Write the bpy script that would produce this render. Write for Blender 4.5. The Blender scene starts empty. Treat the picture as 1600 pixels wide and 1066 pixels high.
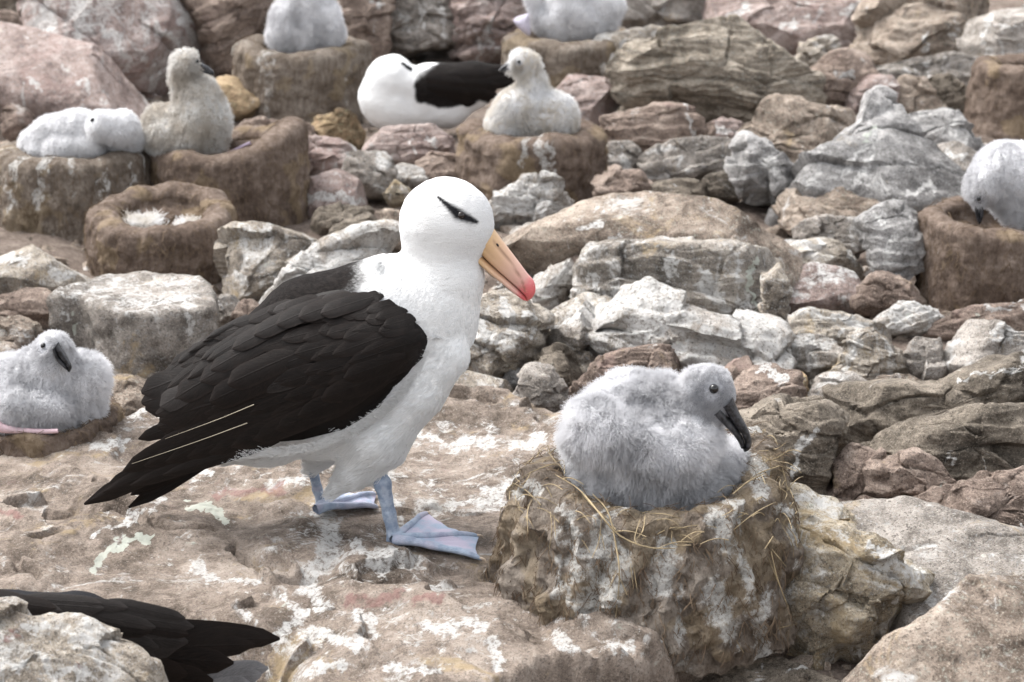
import bpy, math, random
import numpy as np
from mathutils import Vector

R = math.radians
sc = bpy.context.scene
# ------------------------------------------------------------------ camera, world, sun, exposure
PITCH, LENS, CH = R(17), 85.0, 1.389
FPX = 1600 * LENS / 36.0
cam_d = bpy.data.cameras.new('camera')
cam = bpy.data.objects.new('camera', cam_d); sc.collection.objects.link(cam)
cam.location = (0, 0, CH); cam.rotation_euler = (math.pi / 2 - PITCH, 0, 0)
cam_d.lens = LENS; cam_d.sensor_width = 36; cam_d.clip_end = 500
cam_d.dof.use_dof = True; cam_d.dof.focus_distance = 3.70; cam_d.dof.aperture_fstop = 9.0
sc.camera = cam

SUN_EL, SUN_AZ = R(58), R(-62)          # azimuth measured from +Y towards +X
wd = bpy.data.worlds.new('World'); sc.world = wd; wd.use_nodes = True
wn, wl = wd.node_tree.nodes, wd.node_tree.links
wn.clear()
sky = wn.new('ShaderNodeTexSky'); sky.sky_type = 'NISHITA'; sky.sun_disc = False
sky.sun_elevation = SUN_EL; sky.sun_rotation = SUN_AZ; sky.dust_density = 4.0; sky.air_density = 1.0
hs = wn.new('ShaderNodeHueSaturation'); hs.inputs['Saturation'].default_value = 0.16   # cloud cover greys the sky
bg = wn.new('ShaderNodeBackground'); bg.inputs['Strength'].default_value = 0.15
wo = wn.new('ShaderNodeOutputWorld')
wl.new(sky.outputs[0], hs.inputs['Color']); wl.new(hs.outputs[0], bg.inputs[0]); wl.new(bg.outputs[0], wo.inputs[0])
sd = bpy.data.lights.new('sun', 'SUN'); sd.energy = .95; sd.angle = R(30); sd.color = (1, .965, .92)
so = bpy.data.objects.new('sun', sd); sc.collection.objects.link(so)
dirv = Vector((math.sin(SUN_AZ) * math.cos(SUN_EL), math.cos(SUN_AZ) * math.cos(SUN_EL), math.sin(SUN_EL)))
so.rotation_euler = dirv.to_track_quat('Z', 'Y').to_euler()
sc.view_settings.view_transform = 'Standard'; sc.view_settings.look = 'None'
sc.view_settings.exposure = 1.64; sc.view_settings.gamma = 1.0; sc.view_settings.use_curve_mapping = False
sc.render.engine = 'CYCLES'
sc.cycles.use_denoising = True
sc.cycles.max_bounces = 5; sc.cycles.diffuse_bounces = 3; sc.cycles.transparent_max_bounces = 6

# ------------------------------------------------------------------ layout helpers (photograph pixel -> place)
SP, CP = math.sin(PITCH), math.cos(PITCH)
C0 = np.array([0, 0, CH])
def ray(px, py):
    a = (px - 800) / FPX; b = (533 - py) / FPX
    return np.array([a, CP + SP * b, -SP + CP * b])
def G(px, py, z=0.0):                     # the point of the level z seen at a pixel
    r = ray(px, py); return C0 + r * ((z - CH) / r[2])
def VY(px, py, y):                        # the point of the upright plane Y=y seen at a pixel
    r = ray(px, py); return C0 + r * (y / r[1])
def project(P):
    P = np.asarray(P, float) - C0
    f = P[:, 1] * CP - P[:, 2] * SP; u = P[:, 1] * SP + P[:, 2] * CP
    return np.stack([800 + FPX * P[:, 0] / f, 533 - FPX * u / f], 1)

# ------------------------------------------------------------------ numpy noise
_rs = np.random.RandomState(7)
_perm = np.concatenate([_rs.permutation(256)] * 3)
_gr = _rs.normal(size=(256, 3)); _gr /= np.linalg.norm(_gr, axis=1)[:, None]
def pn(P):
    P = np.asarray(P, float); I = np.floor(P).astype(int); f = P - I
    w = f * f * f * (f * (f * 6 - 15) + 10); I &= 255
    out = np.zeros(len(P))
    for dx in (0, 1):
        hx = _perm[I[:, 0] + dx]; wx = w[:, 0] if dx else 1 - w[:, 0]
        for dy in (0, 1):
            hy = _perm[hx + I[:, 1] + dy]; wy = w[:, 1] if dy else 1 - w[:, 1]
            for dz in (0, 1):
                h = _perm[hy + I[:, 2] + dz]; wz = w[:, 2] if dz else 1 - w[:, 2]
                g = _gr[h]
                out += wx * wy * wz * (g[:, 0] * (f[:, 0] - dx) + g[:, 1] * (f[:, 1] - dy) + g[:, 2] * (f[:, 2] - dz))
    return out * 1.5
def fbm(P, o=4, gain=.5):
    s = 0; a = 1; P = np.asarray(P, float)
    for i in range(o):
        s = s + a * pn(P * 2 ** i + 17.3 * i); a *= gain
    return s
def ridged(P, o=4):
    s = 0; a = 1; P = np.asarray(P, float)
    for i in range(o):
        s = s + a * (1 - np.abs(pn(P * 2.1 ** i + 9.1 * i)) * 2); a *= .5
    return s / 2
def sst(a, b, x):
    t = np.clip((x - a) / (b - a), 0, 1); return t * t * (3 - 2 * t)
def seg_dist(P, pl):                      # distance of 2-D points to a polyline
    d = np.full(len(P), 1e9); pl = np.asarray(pl, float)
    if len(pl) == 1: return np.hypot(P[:, 0] - pl[0, 0], P[:, 1] - pl[0, 1])
    for a, b in zip(pl[:-1], pl[1:]):
        ab = b - a; t = np.clip(((P - a) @ ab) / (ab @ ab), 0, 1)
        d = np.minimum(d, np.linalg.norm(P - a - t[:, None] * ab, axis=1))
    return d
def in_poly(P, poly):
    poly = np.asarray(poly, float); ins = np.zeros(len(P), bool); n = len(poly)
    for i in range(n):
        a, b = poly[i], poly[(i + 1) % n]
        if a[1] == b[1]: continue
        c = ((a[1] > P[:, 1]) != (b[1] > P[:, 1])) & (P[:, 0] < (b[0] - a[0]) * (P[:, 1] - a[1]) / (b[1] - a[1]) + a[0])
        ins ^= c
    return ins
def poly_sd(P, poly):                     # signed distance, inside positive
    d = seg_dist(P, list(poly) + [poly[0]]); return np.where(in_poly(P, poly), d, -d)

# ------------------------------------------------------------------ mesh helpers
COL = sc.collection
def mk(name, V, F, mats, parent=None, attrs=None, smooth=True, matidx=None, origin=None, sharp=0):
    V = np.asarray(V, float)
    me = bpy.data.meshes.new(name)
    o = np.zeros(3) if origin is None else np.asarray(origin, float)
    me.from_pydata((V - o).tolist(), [], F.tolist() if isinstance(F, np.ndarray) else F)
    if not isinstance(mats, (list, tuple)): mats = [mats]
    for m in mats: me.materials.append(m)
    if matidx is not None: me.polygons.foreach_set('material_index', np.asarray(matidx, np.int32))
    if smooth: me.polygons.foreach_set('use_smooth', np.ones(len(me.polygons), bool))
    for k, a in (attrs or {}).items():
        at = me.attributes.new(k, 'FLOAT', 'POINT'); at.data.foreach_set('value', np.asarray(a, np.float32))
    if sharp: me.set_sharp_from_angle(angle=R(sharp))
    me.update()
    ob = bpy.data.objects.new(name, me); COL.objects.link(ob)
    if parent is not None: ob.parent = parent; o = o - np.array(parent.location)
    ob.location = o
    return ob
def empty(name, loc):
    e = bpy.data.objects.new(name, None); COL.objects.link(e); e.location = loc; e.empty_display_size = .05
    return e
def tag(o, label=None, cat=None, group=None, kind=None):
    if label: o['label'] = label
    if cat: o['category'] = cat
    if group: o['group'] = group
    if kind: o['kind'] = kind
    return o
def grid_faces(nu, nv, wrap_u=False):
    u = np.arange(nu if wrap_u else nu - 1); v = np.arange(nv - 1)
    U, Vv = np.meshgrid(u, v, indexing='ij'); U2 = (U + 1) % nu
    return np.stack([U * nv + Vv, U2 * nv + Vv, U2 * nv + Vv + 1, U * nv + Vv + 1], -1).reshape(-1, 4)
def vnorm(V, F):
    F = np.asarray(F); n = np.cross(V[F[:, 2]] - V[F[:, 0]], V[F[:, 3]] - V[F[:, 1]])
    N = np.zeros_like(V)
    for i in range(4): np.add.at(N, F[:, i], n)
    return N / (np.linalg.norm(N, axis=1)[:, None] + 1e-12)

def hair(name, P, mat, parent, r0, r1):   # P: strands x points x 3, world
    n, k = P.shape[:2]
    hc = bpy.data.hair_curves.new(name); hc.add_curves([k] * n)
    o = np.array(parent.matrix_basis.translation) if parent else np.zeros(3)
    hc.points.foreach_set('position', (P - o).astype(np.float32).ravel())
    rad = np.linspace(1, 0, k)[None, :] * (r0 - r1) + r1
    rad = np.broadcast_to(rad, (n, k)).astype(np.float32)
    ra = hc.attributes.get('radius') or hc.attributes.new('radius', 'FLOAT', 'POINT')
    ra.data.foreach_set('value', rad.ravel().copy())
    hc.materials.append(mat)
    ob = bpy.data.objects.new(name, hc); COL.objects.link(ob)
    if parent: ob.parent = parent
    return ob
def tube(pts, rad, n=6):
    pts = np.asarray(pts, float); k = len(pts); T = np.gradient(pts, axis=0); T /= np.linalg.norm(T, axis=1)[:, None] + 1e-12
    up = np.array([.31, .2, .93]); A = np.cross(T, up); A /= np.linalg.norm(A, axis=1)[:, None] + 1e-12; B = np.cross(T, A)
    th = np.linspace(0, 2 * np.pi, n, endpoint=False); rad = np.broadcast_to(rad, (k,))
    V = pts[None] + rad[None, :, None] * (np.cos(th)[:, None, None] * A[None] + np.sin(th)[:, None, None] * B[None])
    return V.reshape(-1, 3), grid_faces(n, k, True)
def smooth_path(pts, n):                  # Catmull-Rom
    p = np.asarray(pts, float); p = np.vstack([2 * p[0] - p[1], p, 2 * p[-1] - p[-2]])
    out = []; m = len(p) - 3
    for t in np.linspace(0, m - 1e-6, n):
        i = int(t); f = t - i; a, b, c, d = p[i:i + 4]
        out.append(.5 * (2 * b + (c - a) * f + (2 * a - 5 * b + 4 * c - d) * f * f + (3 * b - a - 3 * c + d) * f ** 3))
    return np.array(out)

# ------------------------------------------------------------------ signed-distance bodies (naive surface nets)
def sdf_eval(P, prims):
    D = None
    for pr in prims:
        x0, y0, d0, r0, x1, y1, d1, r1, sy, k = pr
        a = np.array([x0, y0, d0], float); b = np.array([x1, y1, d1], float); ba = b - a
        q = P - a
        l2 = ba @ ba
        t = np.clip((q @ ba) / l2, 0, 1) if l2 > 0 else np.zeros(q.shape[:-1])
        q = q - t[..., None] * ba
        q[..., 2] /= sy
        d = np.sqrt((q * q).sum(-1)) - (r0 + (r1 - r0) * t)
        if D is None: D = d
        else:
            h = np.clip(.5 + .5 * (D - d) / k, 0, 1); D = D * (1 - h) + d * h - k * h * (1 - h)
    return D
def S(x, y, d, r, sy=1., k=18.): return (x, y, d, r, x, y, d, r, sy, k)
def Cn(x0, y0, d0, r0, x1, y1, d1, r1, sy=1., k=18.): return (x0, y0, d0, r0, x1, y1, d1, r1, sy, k)
def sdf_mesh(prims, step, extra=None):
    lo = np.min([[min(p[0] - p[3], p[4] - p[7]), min(p[1] - p[3], p[5] - p[7]), min(p[2] - p[3] * p[8], p[6] - p[7] * p[8])] for p in prims], 0) - 3 * step
    hi = np.max([[max(p[0] + p[3], p[4] + p[7]), max(p[1] + p[3], p[5] + p[7]), max(p[2] + p[3] * p[8], p[6] + p[7] * p[8])] for p in prims], 0) + 3 * step
    ax = [np.arange(l, h + step, step) for l, h in zip(lo, hi)]
    n = [len(a) for a in ax]
    F = np.empty(n, np.float32)
    for i in range(0, n[0], 24):
        X = np.stack(np.meshgrid(ax[0][i:i + 24], ax[1], ax[2], indexing='ij'), -1)
        v = sdf_eval(X, prims)
        if extra is not None: v = v + extra(X.reshape(-1, 3)).reshape(v.shape)
        F[i:i + 24] = v
    ins = F < 0
    nx, ny, nz = n
    acc = np.zeros((nx - 1, ny - 1, nz - 1, 3), np.float32); cnt = np.zeros((nx - 1, ny - 1, nz - 1), np.float32)
    off = [np.array(o) for o in np.ndindex(2, 2, 2)]
    for i, a in enumerate(off):
        for b in off[i + 1:]:
            if np.abs(a - b).sum() != 1: continue
            sl = lambda o: tuple(slice(o[j], n[j] - 1 + o[j]) for j in range(3))
            Fa, Fb = F[sl(a)], F[sl(b)]
            m = (Fa < 0) != (Fb < 0)
            t = np.where(m, Fa / np.where(m, Fa - Fb, 1), 0)
            pt = a + t[..., None] * (b - a)
            acc += np.where(m[..., None], pt, 0); cnt += m
    act = cnt > 0
    idx = -np.ones(act.shape, int); idx[act] = np.arange(act.sum())
    cell = np.argwhere(act)
    V = (cell + acc[act] / cnt[act][:, None]) * step + np.array([a[0] for a in ax])
    Q = []
    for axn in range(3):
        o1, o2 = [(1, 2), (2, 0), (0, 1)][axn]
        sA = [slice(None)] * 3; sB = [slice(None)] * 3
        sA[axn] = slice(0, n[axn] - 1); sB[axn] = slice(1, n[axn])
        for o in (o1, o2): sA[o] = sB[o] = slice(1, n[o] - 1)
        A, B = ins[tuple(sA)], ins[tuple(sB)]
        for flag, mm in ((0, A & ~B), (1, B & ~A)):
            c = np.argwhere(mm)
            if not len(c): continue
            c[:, o1] += 1; c[:, o2] += 1
            def at(d1, d2):
                e = c.copy(); e[:, o1] += d1; e[:, o2] += d2
                return idx[e[:, 0], e[:, 1], e[:, 2]]
            q = np.stack([at(-1, -1), at(0, -1), at(0, 0), at(-1, 0)], 1)
            Q.append(q if flag == 0 else q[:, ::-1])
    Q = np.vstack(Q)
    return V, Q[(Q >= 0).all(1)]
def surf_dy(prims, px, py, k, lo=-160):   # near-side depth of a body at an apparent pixel (view slope k)
    d = np.arange(lo, 60, 1.0)
    P = np.stack([np.full_like(d, px), py + k * d, d], 1)
    v = sdf_eval(P, prims); i = np.argmax(v < 0)
    return d[i] if (v < 0).any() else 0.0

class Local:
    """a thing's own upright frame: x along the picture, y in depth, z up; lengths in photograph pixels at its distance"""
    def __init__(s, px, py, world):
        s.px, s.py, s.o = px, py, np.array(world)
        f = (s.o - C0)[1] * CP - (s.o - C0)[2] * SP
        s.s = FPX / f
        h = s.o - C0; dl = math.atan2(-h[2], h[1]); s.c = math.cos(dl); s.k = math.sin(dl) 
    def w(s, P):
        P = np.asarray(P, float)
        a = (P[..., 0] - 800) / FPX; b = (533 - P[..., 1]) / FPX; t = s.o[1] / (CP + SP * b)   # upright mid-plane of the thing
        return np.stack([a * t, s.o[1] + P[..., 2] / s.s, CH + (-SP + CP * b) * t], -1)
    def ap(s, px, py, d):                 # apparent pixel at depth d -> own coordinates
        return (px, py + s.k * d, d)
# ------------------------------------------------------------------ materials
class NT:
    def __init__(s, name):
        s.m = bpy.data.materials.new(name); s.m.use_nodes = True
        s.t = s.m.node_tree; s.n = s.t.nodes; s.l = s.t.links
        s.b = s.n['Principled BSDF']
    def set(s, inp, v):
        if isinstance(v, bpy.types.NodeSocket): s.l.new(v, inp)
        elif isinstance(v, (tuple, list)) and len(v) == 3 and inp.type == 'RGBA': inp.default_value = (*v, 1)
        else: inp.default_value = v
    def noise(s, vec, scale, detail=5, rough=.55, dist=0.):
        n = s.n.new('ShaderNodeTexNoise'); s.l.new(vec, n.inputs['Vector'])
        n.inputs['Scale'].default_value = scale; n.inputs['Detail'].default_value = detail
        n.inputs['Roughness'].default_value = rough; n.inputs['Distortion'].default_value = dist
        return n.outputs['Fac']
    def voro(s, vec, scale, feat='F1'):
        n = s.n.new('ShaderNodeTexVoronoi'); n.feature = feat; s.l.new(vec, n.inputs['Vector']); n.inputs['Scale'].default_value = scale
        return n.outputs['Distance']
    def ramp(s, fac, stops):
        n = s.n.new('ShaderNodeValToRGB'); s.l.new(fac, n.inputs[0]); e = n.color_ramp.elements
        while len(e) < len(stops): e.new(.5)
        for el, (p, c) in zip(e, stops): el.position = p; el.color = (*c, 1) if len(c) == 3 else c
        return n.outputs[0]
    def mr(s, v, a, b, c=0., d=1.):
        n = s.n.new('ShaderNodeMapRange'); n.interpolation_type = 'SMOOTHSTEP'; s.set(n.inputs[0], v)
        for i, x in enumerate((a, b, c, d)): n.inputs[1 + i].default_value = x
        return n.outputs[0]
    def math(s, op, a, b=0., clamp=False):
        n = s.n.new('ShaderNodeMath'); n.operation = op; n.use_clamp = clamp; s.set(n.inputs[0], a); s.set(n.inputs[1], b)
        return n.outputs[0]
    def mix(s, f, a, b, mode='MIX'):
        n = s.n.new('ShaderNodeMix'); n.data_type = 'RGBA'; n.blend_type = mode
        s.set(n.inputs[0], f); s.set(n.inputs[6], a); s.set(n.inputs[7], b); return n.outputs[2]
    def attr(s, name):
        n = s.n.new('ShaderNodeAttribute'); n.attribute_name = name; return n.outputs['Fac']
    def mapping(s, vec, scale=(1, 1, 1), rot=(0, 0, 0), loc=None):
        n = s.n.new('ShaderNodeMapping'); s.l.new(vec, n.inputs[0]); n.inputs['Scale'].default_value = scale; n.inputs['Rotation'].default_value = rot
        if loc is not None: s.l.new(loc, n.inputs['Location'])
        return n.outputs[0]
    def pos(s, rnd=True):
        tc = s.n.new('ShaderNodeTexCoord'); v = tc.outputs['Object']
        if rnd:
            oi = s.n.new('ShaderNodeObjectInfo'); m = s.n.new('ShaderNodeVectorMath'); m.operation = 'SCALE'
            m.inputs[0].default_value = (37, 53, 71); s.l.new(oi.outputs['Random'], m.inputs['Scale'])
            a = s.n.new('ShaderNodeVectorMath'); a.operation = 'ADD'; s.l.new(v, a.inputs[0]); s.l.new(m.outputs[0], a.inputs[1]); v = a.outputs[0]
        return v
    def nz(s):
        g = s.n.new('ShaderNodeNewGeometry'); x = s.n.new('ShaderNodeSeparateXYZ'); s.l.new(g.outputs['Normal'], x.inputs[0]); return x.outputs[2]
    def bump(s, h, strength, dist, prev=None):
        n = s.n.new('ShaderNodeBump'); n.inputs['Strength'].default_value = strength; n.inputs['Distance'].default_value = dist
        s.l.new(h, n.inputs['Height'])
        if prev is not None: s.l.new(prev, n.inputs['Normal'])
        return n.outputs[0]
    def done(s, col, rough, nrm=None, spec=.3):
        s.set(s.b.inputs['Base Color'], col); s.set(s.b.inputs['Roughness'], rough); s.b.inputs['Specular IOR Level'].default_value = spec
        if nrm is not None: s.l.new(nrm, s.b.inputs['Normal'])
        return s.m

def rock_mat(name, dark, mid, lite, guano=.3, yellow=.15, pink=.0, strata=0., sdir=(0, 0, 1), mottle=1.):
    ds = lambda c: (c[0] * 1.10, c[1] * 1.075, c[2] * 1.07); dark, mid, lite = ds(dark), ds(mid), ds(lite)
    t = NT(name); p = t.pos()
    big = t.noise(p, 4.2, 8, .68, .5); med = t.noise(p, 24, 8, .74, .4); fine = t.noise(p, 120, 5, .78)
    v = t.math('ADD', t.math('MULTIPLY', big, .40), t.math('ADD', t.math('MULTIPLY', med, .35), t.math('MULTIPLY', fine, .25)))
    col = t.ramp(v, [(.40, tuple(c * .45 for c in dark)), (.455, dark), (.505, mid), (.565, lite), (.63, tuple(min(.7, c * 1.25) for c in lite))])
    if strata:
        sp = t.mapping(p, (3, 3, 38), sdir); sn = t.noise(sp, 1.0, 6, .65, .5)
        col = t.mix(t.mr(sn, .50, .62, 0, .8 * strata), col, tuple(c * .38 for c in mid))
        col = t.mix(t.mr(sn, .42, .34, 0, .6 * strata), col, lite)
    col = t.mix(t.mr(fine, .535, .63, 0, .8 * mottle), col, tuple(c * .42 for c in dark))
    vf = t.noise(p, 330, 2, .6); col = t.mix(t.mr(vf, .56, .70, 0, .7 * mottle), col, tuple(c * .35 for c in dark)); col = t.mix(t.mr(vf, .42, .30, 0, .5 * mottle), col, tuple(min(.65, c * 1.3) for c in lite))
    col = t.mix(t.mr(fine, .45, .36, 0, .5 * mottle), col, tuple(min(.6, c * 1.35) for c in lite))
    if yellow:
        ym = t.mr(t.noise(p, 7.5, 9, .74, .8), .66 - .19 * yellow, .76 - .17 * yellow)
        col = t.mix(t.math('MULTIPLY', ym, .68), col, (.44, .335, .195))
    if pink:
        pm = t.mr(t.noise(p, 6, 6, .7, .8), .62 - .25 * pink, .78 - .2 * pink)
        col = t.mix(t.math('MULTIPLY', pm, .4), col, (.40, .275, .25))
    # guano and pale crust: ragged blotches, thin runs down the sides, and traced splashes
    th = .70 - .26 * guano
    gp = t.mr(t.noise(p, 6.5, 11, .76, .7), th - .02, th + .07)
    gs = t.mr(t.noise(t.mapping(p, (1, 1, .25)), 15, 8, .7, .8), th + .01, th + .09, 0, .9)
    g1 = t.math('MAXIMUM', gs, t.math('MULTIPLY', gp, t.mr(t.nz(), .0, .7, .45, 1.)))
    ga = t.math('ADD', t.attr('g'), t.math('MULTIPLY', t.math('SUBTRACT', t.noise(p, 34, 10, .8, .4), .5), 2.6))
    g2 = t.math('MULTIPLY', t.mr(ga, .38, .62), t.mr(t.attr('g'), .02, .2))
    gm = t.math('MULTIPLY', t.math('MAXIMUM', g1, g2), t.mr(fine, .60, .48, .22, .93))
    col = t.mix(gm, col, (.65, .64, .62))
    rm = t.math('MULTIPLY', t.mr(t.math('ADD', t.attr('red'), t.math('MULTIPLY', t.math('SUBTRACT', med, .5), 2.4)), .30, .85), t.mr(t.attr('red'), .02, .3, 0, .55))
    col = t.mix(rm, col, (.24, .10, .095))
    pm = t.mr(t.math('ADD', t.attr('pg'), t.math('MULTIPLY', t.math('SUBTRACT', med, .5), 2.6)), .36, .52)
    col = t.mix(t.math('MULTIPLY', pm, .75), col, (.60, .635, .56))
    n = t.bump(big, .7, .03); n = t.bump(med, 1., .016, n); n = t.bump(fine, 1., .006, n)
    if strata: n = t.bump(sn, .9, .02, n)
    return t.done(col, t.mr(gm, 0, 1, .9, .75), n, .2)

M = {}
M['tan']   = rock_mat('rock_tan', (0.174, 0.139, 0.111), (0.331, 0.273, 0.223), (0.499, 0.429, 0.360), .46, .42)
M['grey']  = rock_mat('rock_grey', (0.162, 0.146, 0.128), (0.307, 0.281, 0.251), (0.487, 0.452, 0.412), .48, .36)
M['dark']  = rock_mat('rock_dark_olive', (0.099, 0.086, 0.070), (0.191, 0.166, 0.133), (0.336, 0.296, 0.244), .22, .15)
M['brown'] = rock_mat('rock_brown', (0.139, 0.107, 0.088), (0.261, 0.206, 0.172), (0.406, 0.336, 0.284), .34, .25, .3)
M['pink']  = rock_mat('rock_pinkish', (0.220, 0.168, 0.151), (0.365, 0.292, 0.264), (0.522, 0.447, 0.418), .50, .1, .5)
M['pale']  = rock_mat('rock_pale_lichen', (0.220, 0.191, 0.157), (0.406, 0.362, 0.299), (0.580, 0.534, 0.464), .62, .55)
M['white'] = rock_mat('rock_guano_white', (0.220, 0.195, 0.162), (0.394, 0.360, 0.319), (0.580, 0.551, 0.510), .86, .35)
M['blue']  = rock_mat('rock_blue_grey', (0.180, 0.176, 0.171), (0.313, 0.311, 0.304), (0.487, 0.481, 0.470), .48, .06)
M['ochre'] = rock_mat('rock_ochre', (0.186, 0.133, 0.081), (0.360, 0.261, 0.162), (0.522, 0.406, 0.267), .35, .45)
M['strat'] = rock_mat('rock_layered', (0.162, 0.137, 0.107), (0.325, 0.284, 0.230), (0.510, 0.458, 0.383), .15, .1, 0, 1., (R(-12), R(14), 0))
M['face']  = rock_mat('rock_streaked_face', (0.191, 0.172, 0.148), (0.336, 0.304, 0.264), (0.510, 0.476, 0.423), .62, .5)
M['yell']  = rock_mat('rock_yellow_lichen', (0.186, 0.157, 0.116), (0.383, 0.331, 0.249), (0.557, 0.499, 0.400), .62, .95)
M['slab']  = rock_mat('rock_ledge_stone', (.135, .110, .089), (.268, .222, .184), (.41, .355, .305), .47, .5, .1, mottle=.75)


def mud_mat(name, c1, c2, c3, gu=.6, bs=1.):
    t = NT(name); p = t.pos()
    a = t.noise(p, 9, 6, .65, .4); b = t.noise(p, 60, 7, .8); c = t.noise(p, 190, 4, .8); f = t.noise(t.mapping(p, (1, 1, .22)), 120, 4, .7)
    v = t.math('ADD', t.math('MULTIPLY', a, .45), t.math('ADD', t.math('MULTIPLY', b, .35), t.math('MULTIPLY', f, .25)))
    col = t.ramp(v, [(.40, c1), (.51, c2), (.64, c3)])
    col = t.mix(t.mr(c, .58, .7, 0, .6), col, tuple(x * .3 for x in c1))
    ya = t.mr(t.math('ADD', t.attr('y'), t.math('MULTIPLY', t.math('SUBTRACT', b, .5), 1.5)), .45, .75)
    col = t.mix(t.math('MULTIPLY', ya, .34), col, (.30, .225, .125))
    g = t.math('MULTIPLY', t.mr(t.math('ADD', t.attr('g'), t.math('MULTIPLY', t.math('SUBTRACT', t.noise(p, 40, 10, .8, .3), .5), 2.8)), .38, .75), t.mr(t.attr('g'), .03, .25))
    g = t.math('MULTIPLY', g, t.mr(t.noise(p, 150, 5, .8), .36, .55, .2, 1.))
    col = t.mix(t.math('MULTIPLY', g, gu + .3), col, (.57, .56, .535))
    n = t.bump(a, .6 * bs, .03); n = t.bump(b, 1. * bs, .012, n); n = t.bump(f, .9 * bs ** 2, .008, n); n = t.bump(c, .6, .002, n)
    return t.done(col, .93, n, .15)
M['mud']  = mud_mat('nest_mud', (.080, .062, .048), (.19, .155, .125), (.36, .315, .27))
M['mudb'] = mud_mat('nest_brown_peat', (.068, .049, .038), (.150, .112, .089), (.27, .215, .178), .5, .8)
M['soil'] = mud_mat('soil', (.085, .066, .055), (.19, .15, .125), (.33, .275, .235), .4)

def simple(name, col, rough=.6, spec=.3, var=.0, nscale=60, bump=0., bd=.003):
    t = NT(name); p = t.pos()
    n = t.noise(p, nscale, 5, .65)
    c = t.mix(t.mr(n, .35, .65), tuple(x * (1 - var) for x in col), tuple(min(1, x * (1 + var)) for x in col))
    return t.done(c, rough, t.bump(n, bump, bd) if bump else None, spec)
M['straw'] = simple('dry_straw', (.31, .245, .15), .75, .2, .45, 30)
M['eye'] = simple('dark_eye', (.012, .007, .005), .12, .5)
M['eyeb'] = simple('black_eye', (.004, .004, .005), .06, .6)
M['cbill'] = simple('chick_bill', (.030, .030, .034), .38, .4, .8, 130, .6, .002)
M['cbilltip'] = simple('chick_bill_tip', (.02, .02, .022), .25, .5)
M['pinkskin'] = simple('pink_foot_skin', (.55, .40, .43), .5, .35, .12, 90, .3, .001)
M['lilacw'] = simple('pale_lilac_skin', (.52, .49, .58), .5, .3, .12, 90)
M['pinkw'] = rock_mat('rock_pink_white', (.20, .15, .135), (.35, .28, .255), (.50, .44, .42), .82, .1, .6)
M['lilac'] = simple('lilac_foot_skin', (.40, .32, .42), .5, .35, .12, 90)
M['claw'] = simple('claw', (.45, .36, .28), .4)
M['blackskin'] = simple('black_skin', (.015, .013, .013), .5)
M['grass'] = simple('grass_blade', (.07, .13, .03), .7, .2, .4, 10)

def down_mat(name, col, tint, transl=.35):
    m = bpy.data.materials.new(name); m.use_nodes = True; n, l = m.node_tree.nodes, m.node_tree.links; n.clear()
    o = n.new('ShaderNodeOutputMaterial'); mx = n.new('ShaderNodeMixShader'); d = n.new('ShaderNodeBsdfDiffuse'); tr = n.new('ShaderNodeBsdfTranslucent')
    tc = n.new('ShaderNodeTexCoord'); ns = n.new('ShaderNodeTexNoise'); ns.inputs['Scale'].default_value = 14; ns.inputs['Detail'].default_value = 4
    rp = n.new('ShaderNodeValToRGB'); rp.color_ramp.elements[0].position = .36; rp.color_ramp.elements[1].position = .62
    rp.color_ramp.elements[0].color = (*tint, 1); rp.color_ramp.elements[1].color = (*col, 1)
    l.new(tc.outputs['Object'], ns.inputs['Vector']); l.new(ns.outputs['Fac'], rp.inputs[0])
    l.new(rp.outputs[0], d.inputs[0]); l.new(rp.outputs[0], tr.inputs[0]); mx.inputs[0].default_value = transl
    l.new(d.outputs[0], mx.inputs[1]); l.new(tr.outputs[0], mx.inputs[2]); l.new(mx.outputs[0], o.inputs[0])
    return m
M['down'] = down_mat('chick_down', (.84, .84, .855), (.54, .54, .555), .45)
M['downface'] = down_mat('chick_face_down', (.52, .52, .54), (.34, .345, .365), .15)
M['downw'] = down_mat('white_chick_down', (.80, .80, .81), (.66, .66, .67), .45)
M['downb'] = down_mat('muddy_chick_down', (.72, .715, .70), (.47, .43, .38), .4)
M['downm'] = down_mat('stained_chick_down', (.80, .80, .80), (.60, .56, .50), .4)
M['plume'] = down_mat('white_plumage_barbs', (.78, .785, .785), (.74, .745, .745), .3)
M['fibre'] = down_mat('peat_fibre', (.20, .150, .105), (.09, .062, .043), .1)

def chick_skin(name, col, face):
    t = NT(name); p = t.pos(); n = t.noise(p, 90, 4, .7); n2 = t.noise(p, 12, 3, .5)
    c = t.mix(t.mr(n2, .35, .65), tuple(x * .85 for x in col), col)
    c = t.mix(t.attr('face'), c, t.mix(t.mr(n, .4, .62), tuple(x * .55 for x in face), face))
    return t.done(c, .9, t.bump(n, .6, .002), .1)
M['skin'] = chick_skin('chick_skin', (.66, .66, .67), (.36, .365, .39))
M['skinb'] = chick_skin('muddy_chick_skin', (.45, .41, .36), (.36, .34, .32))

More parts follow.
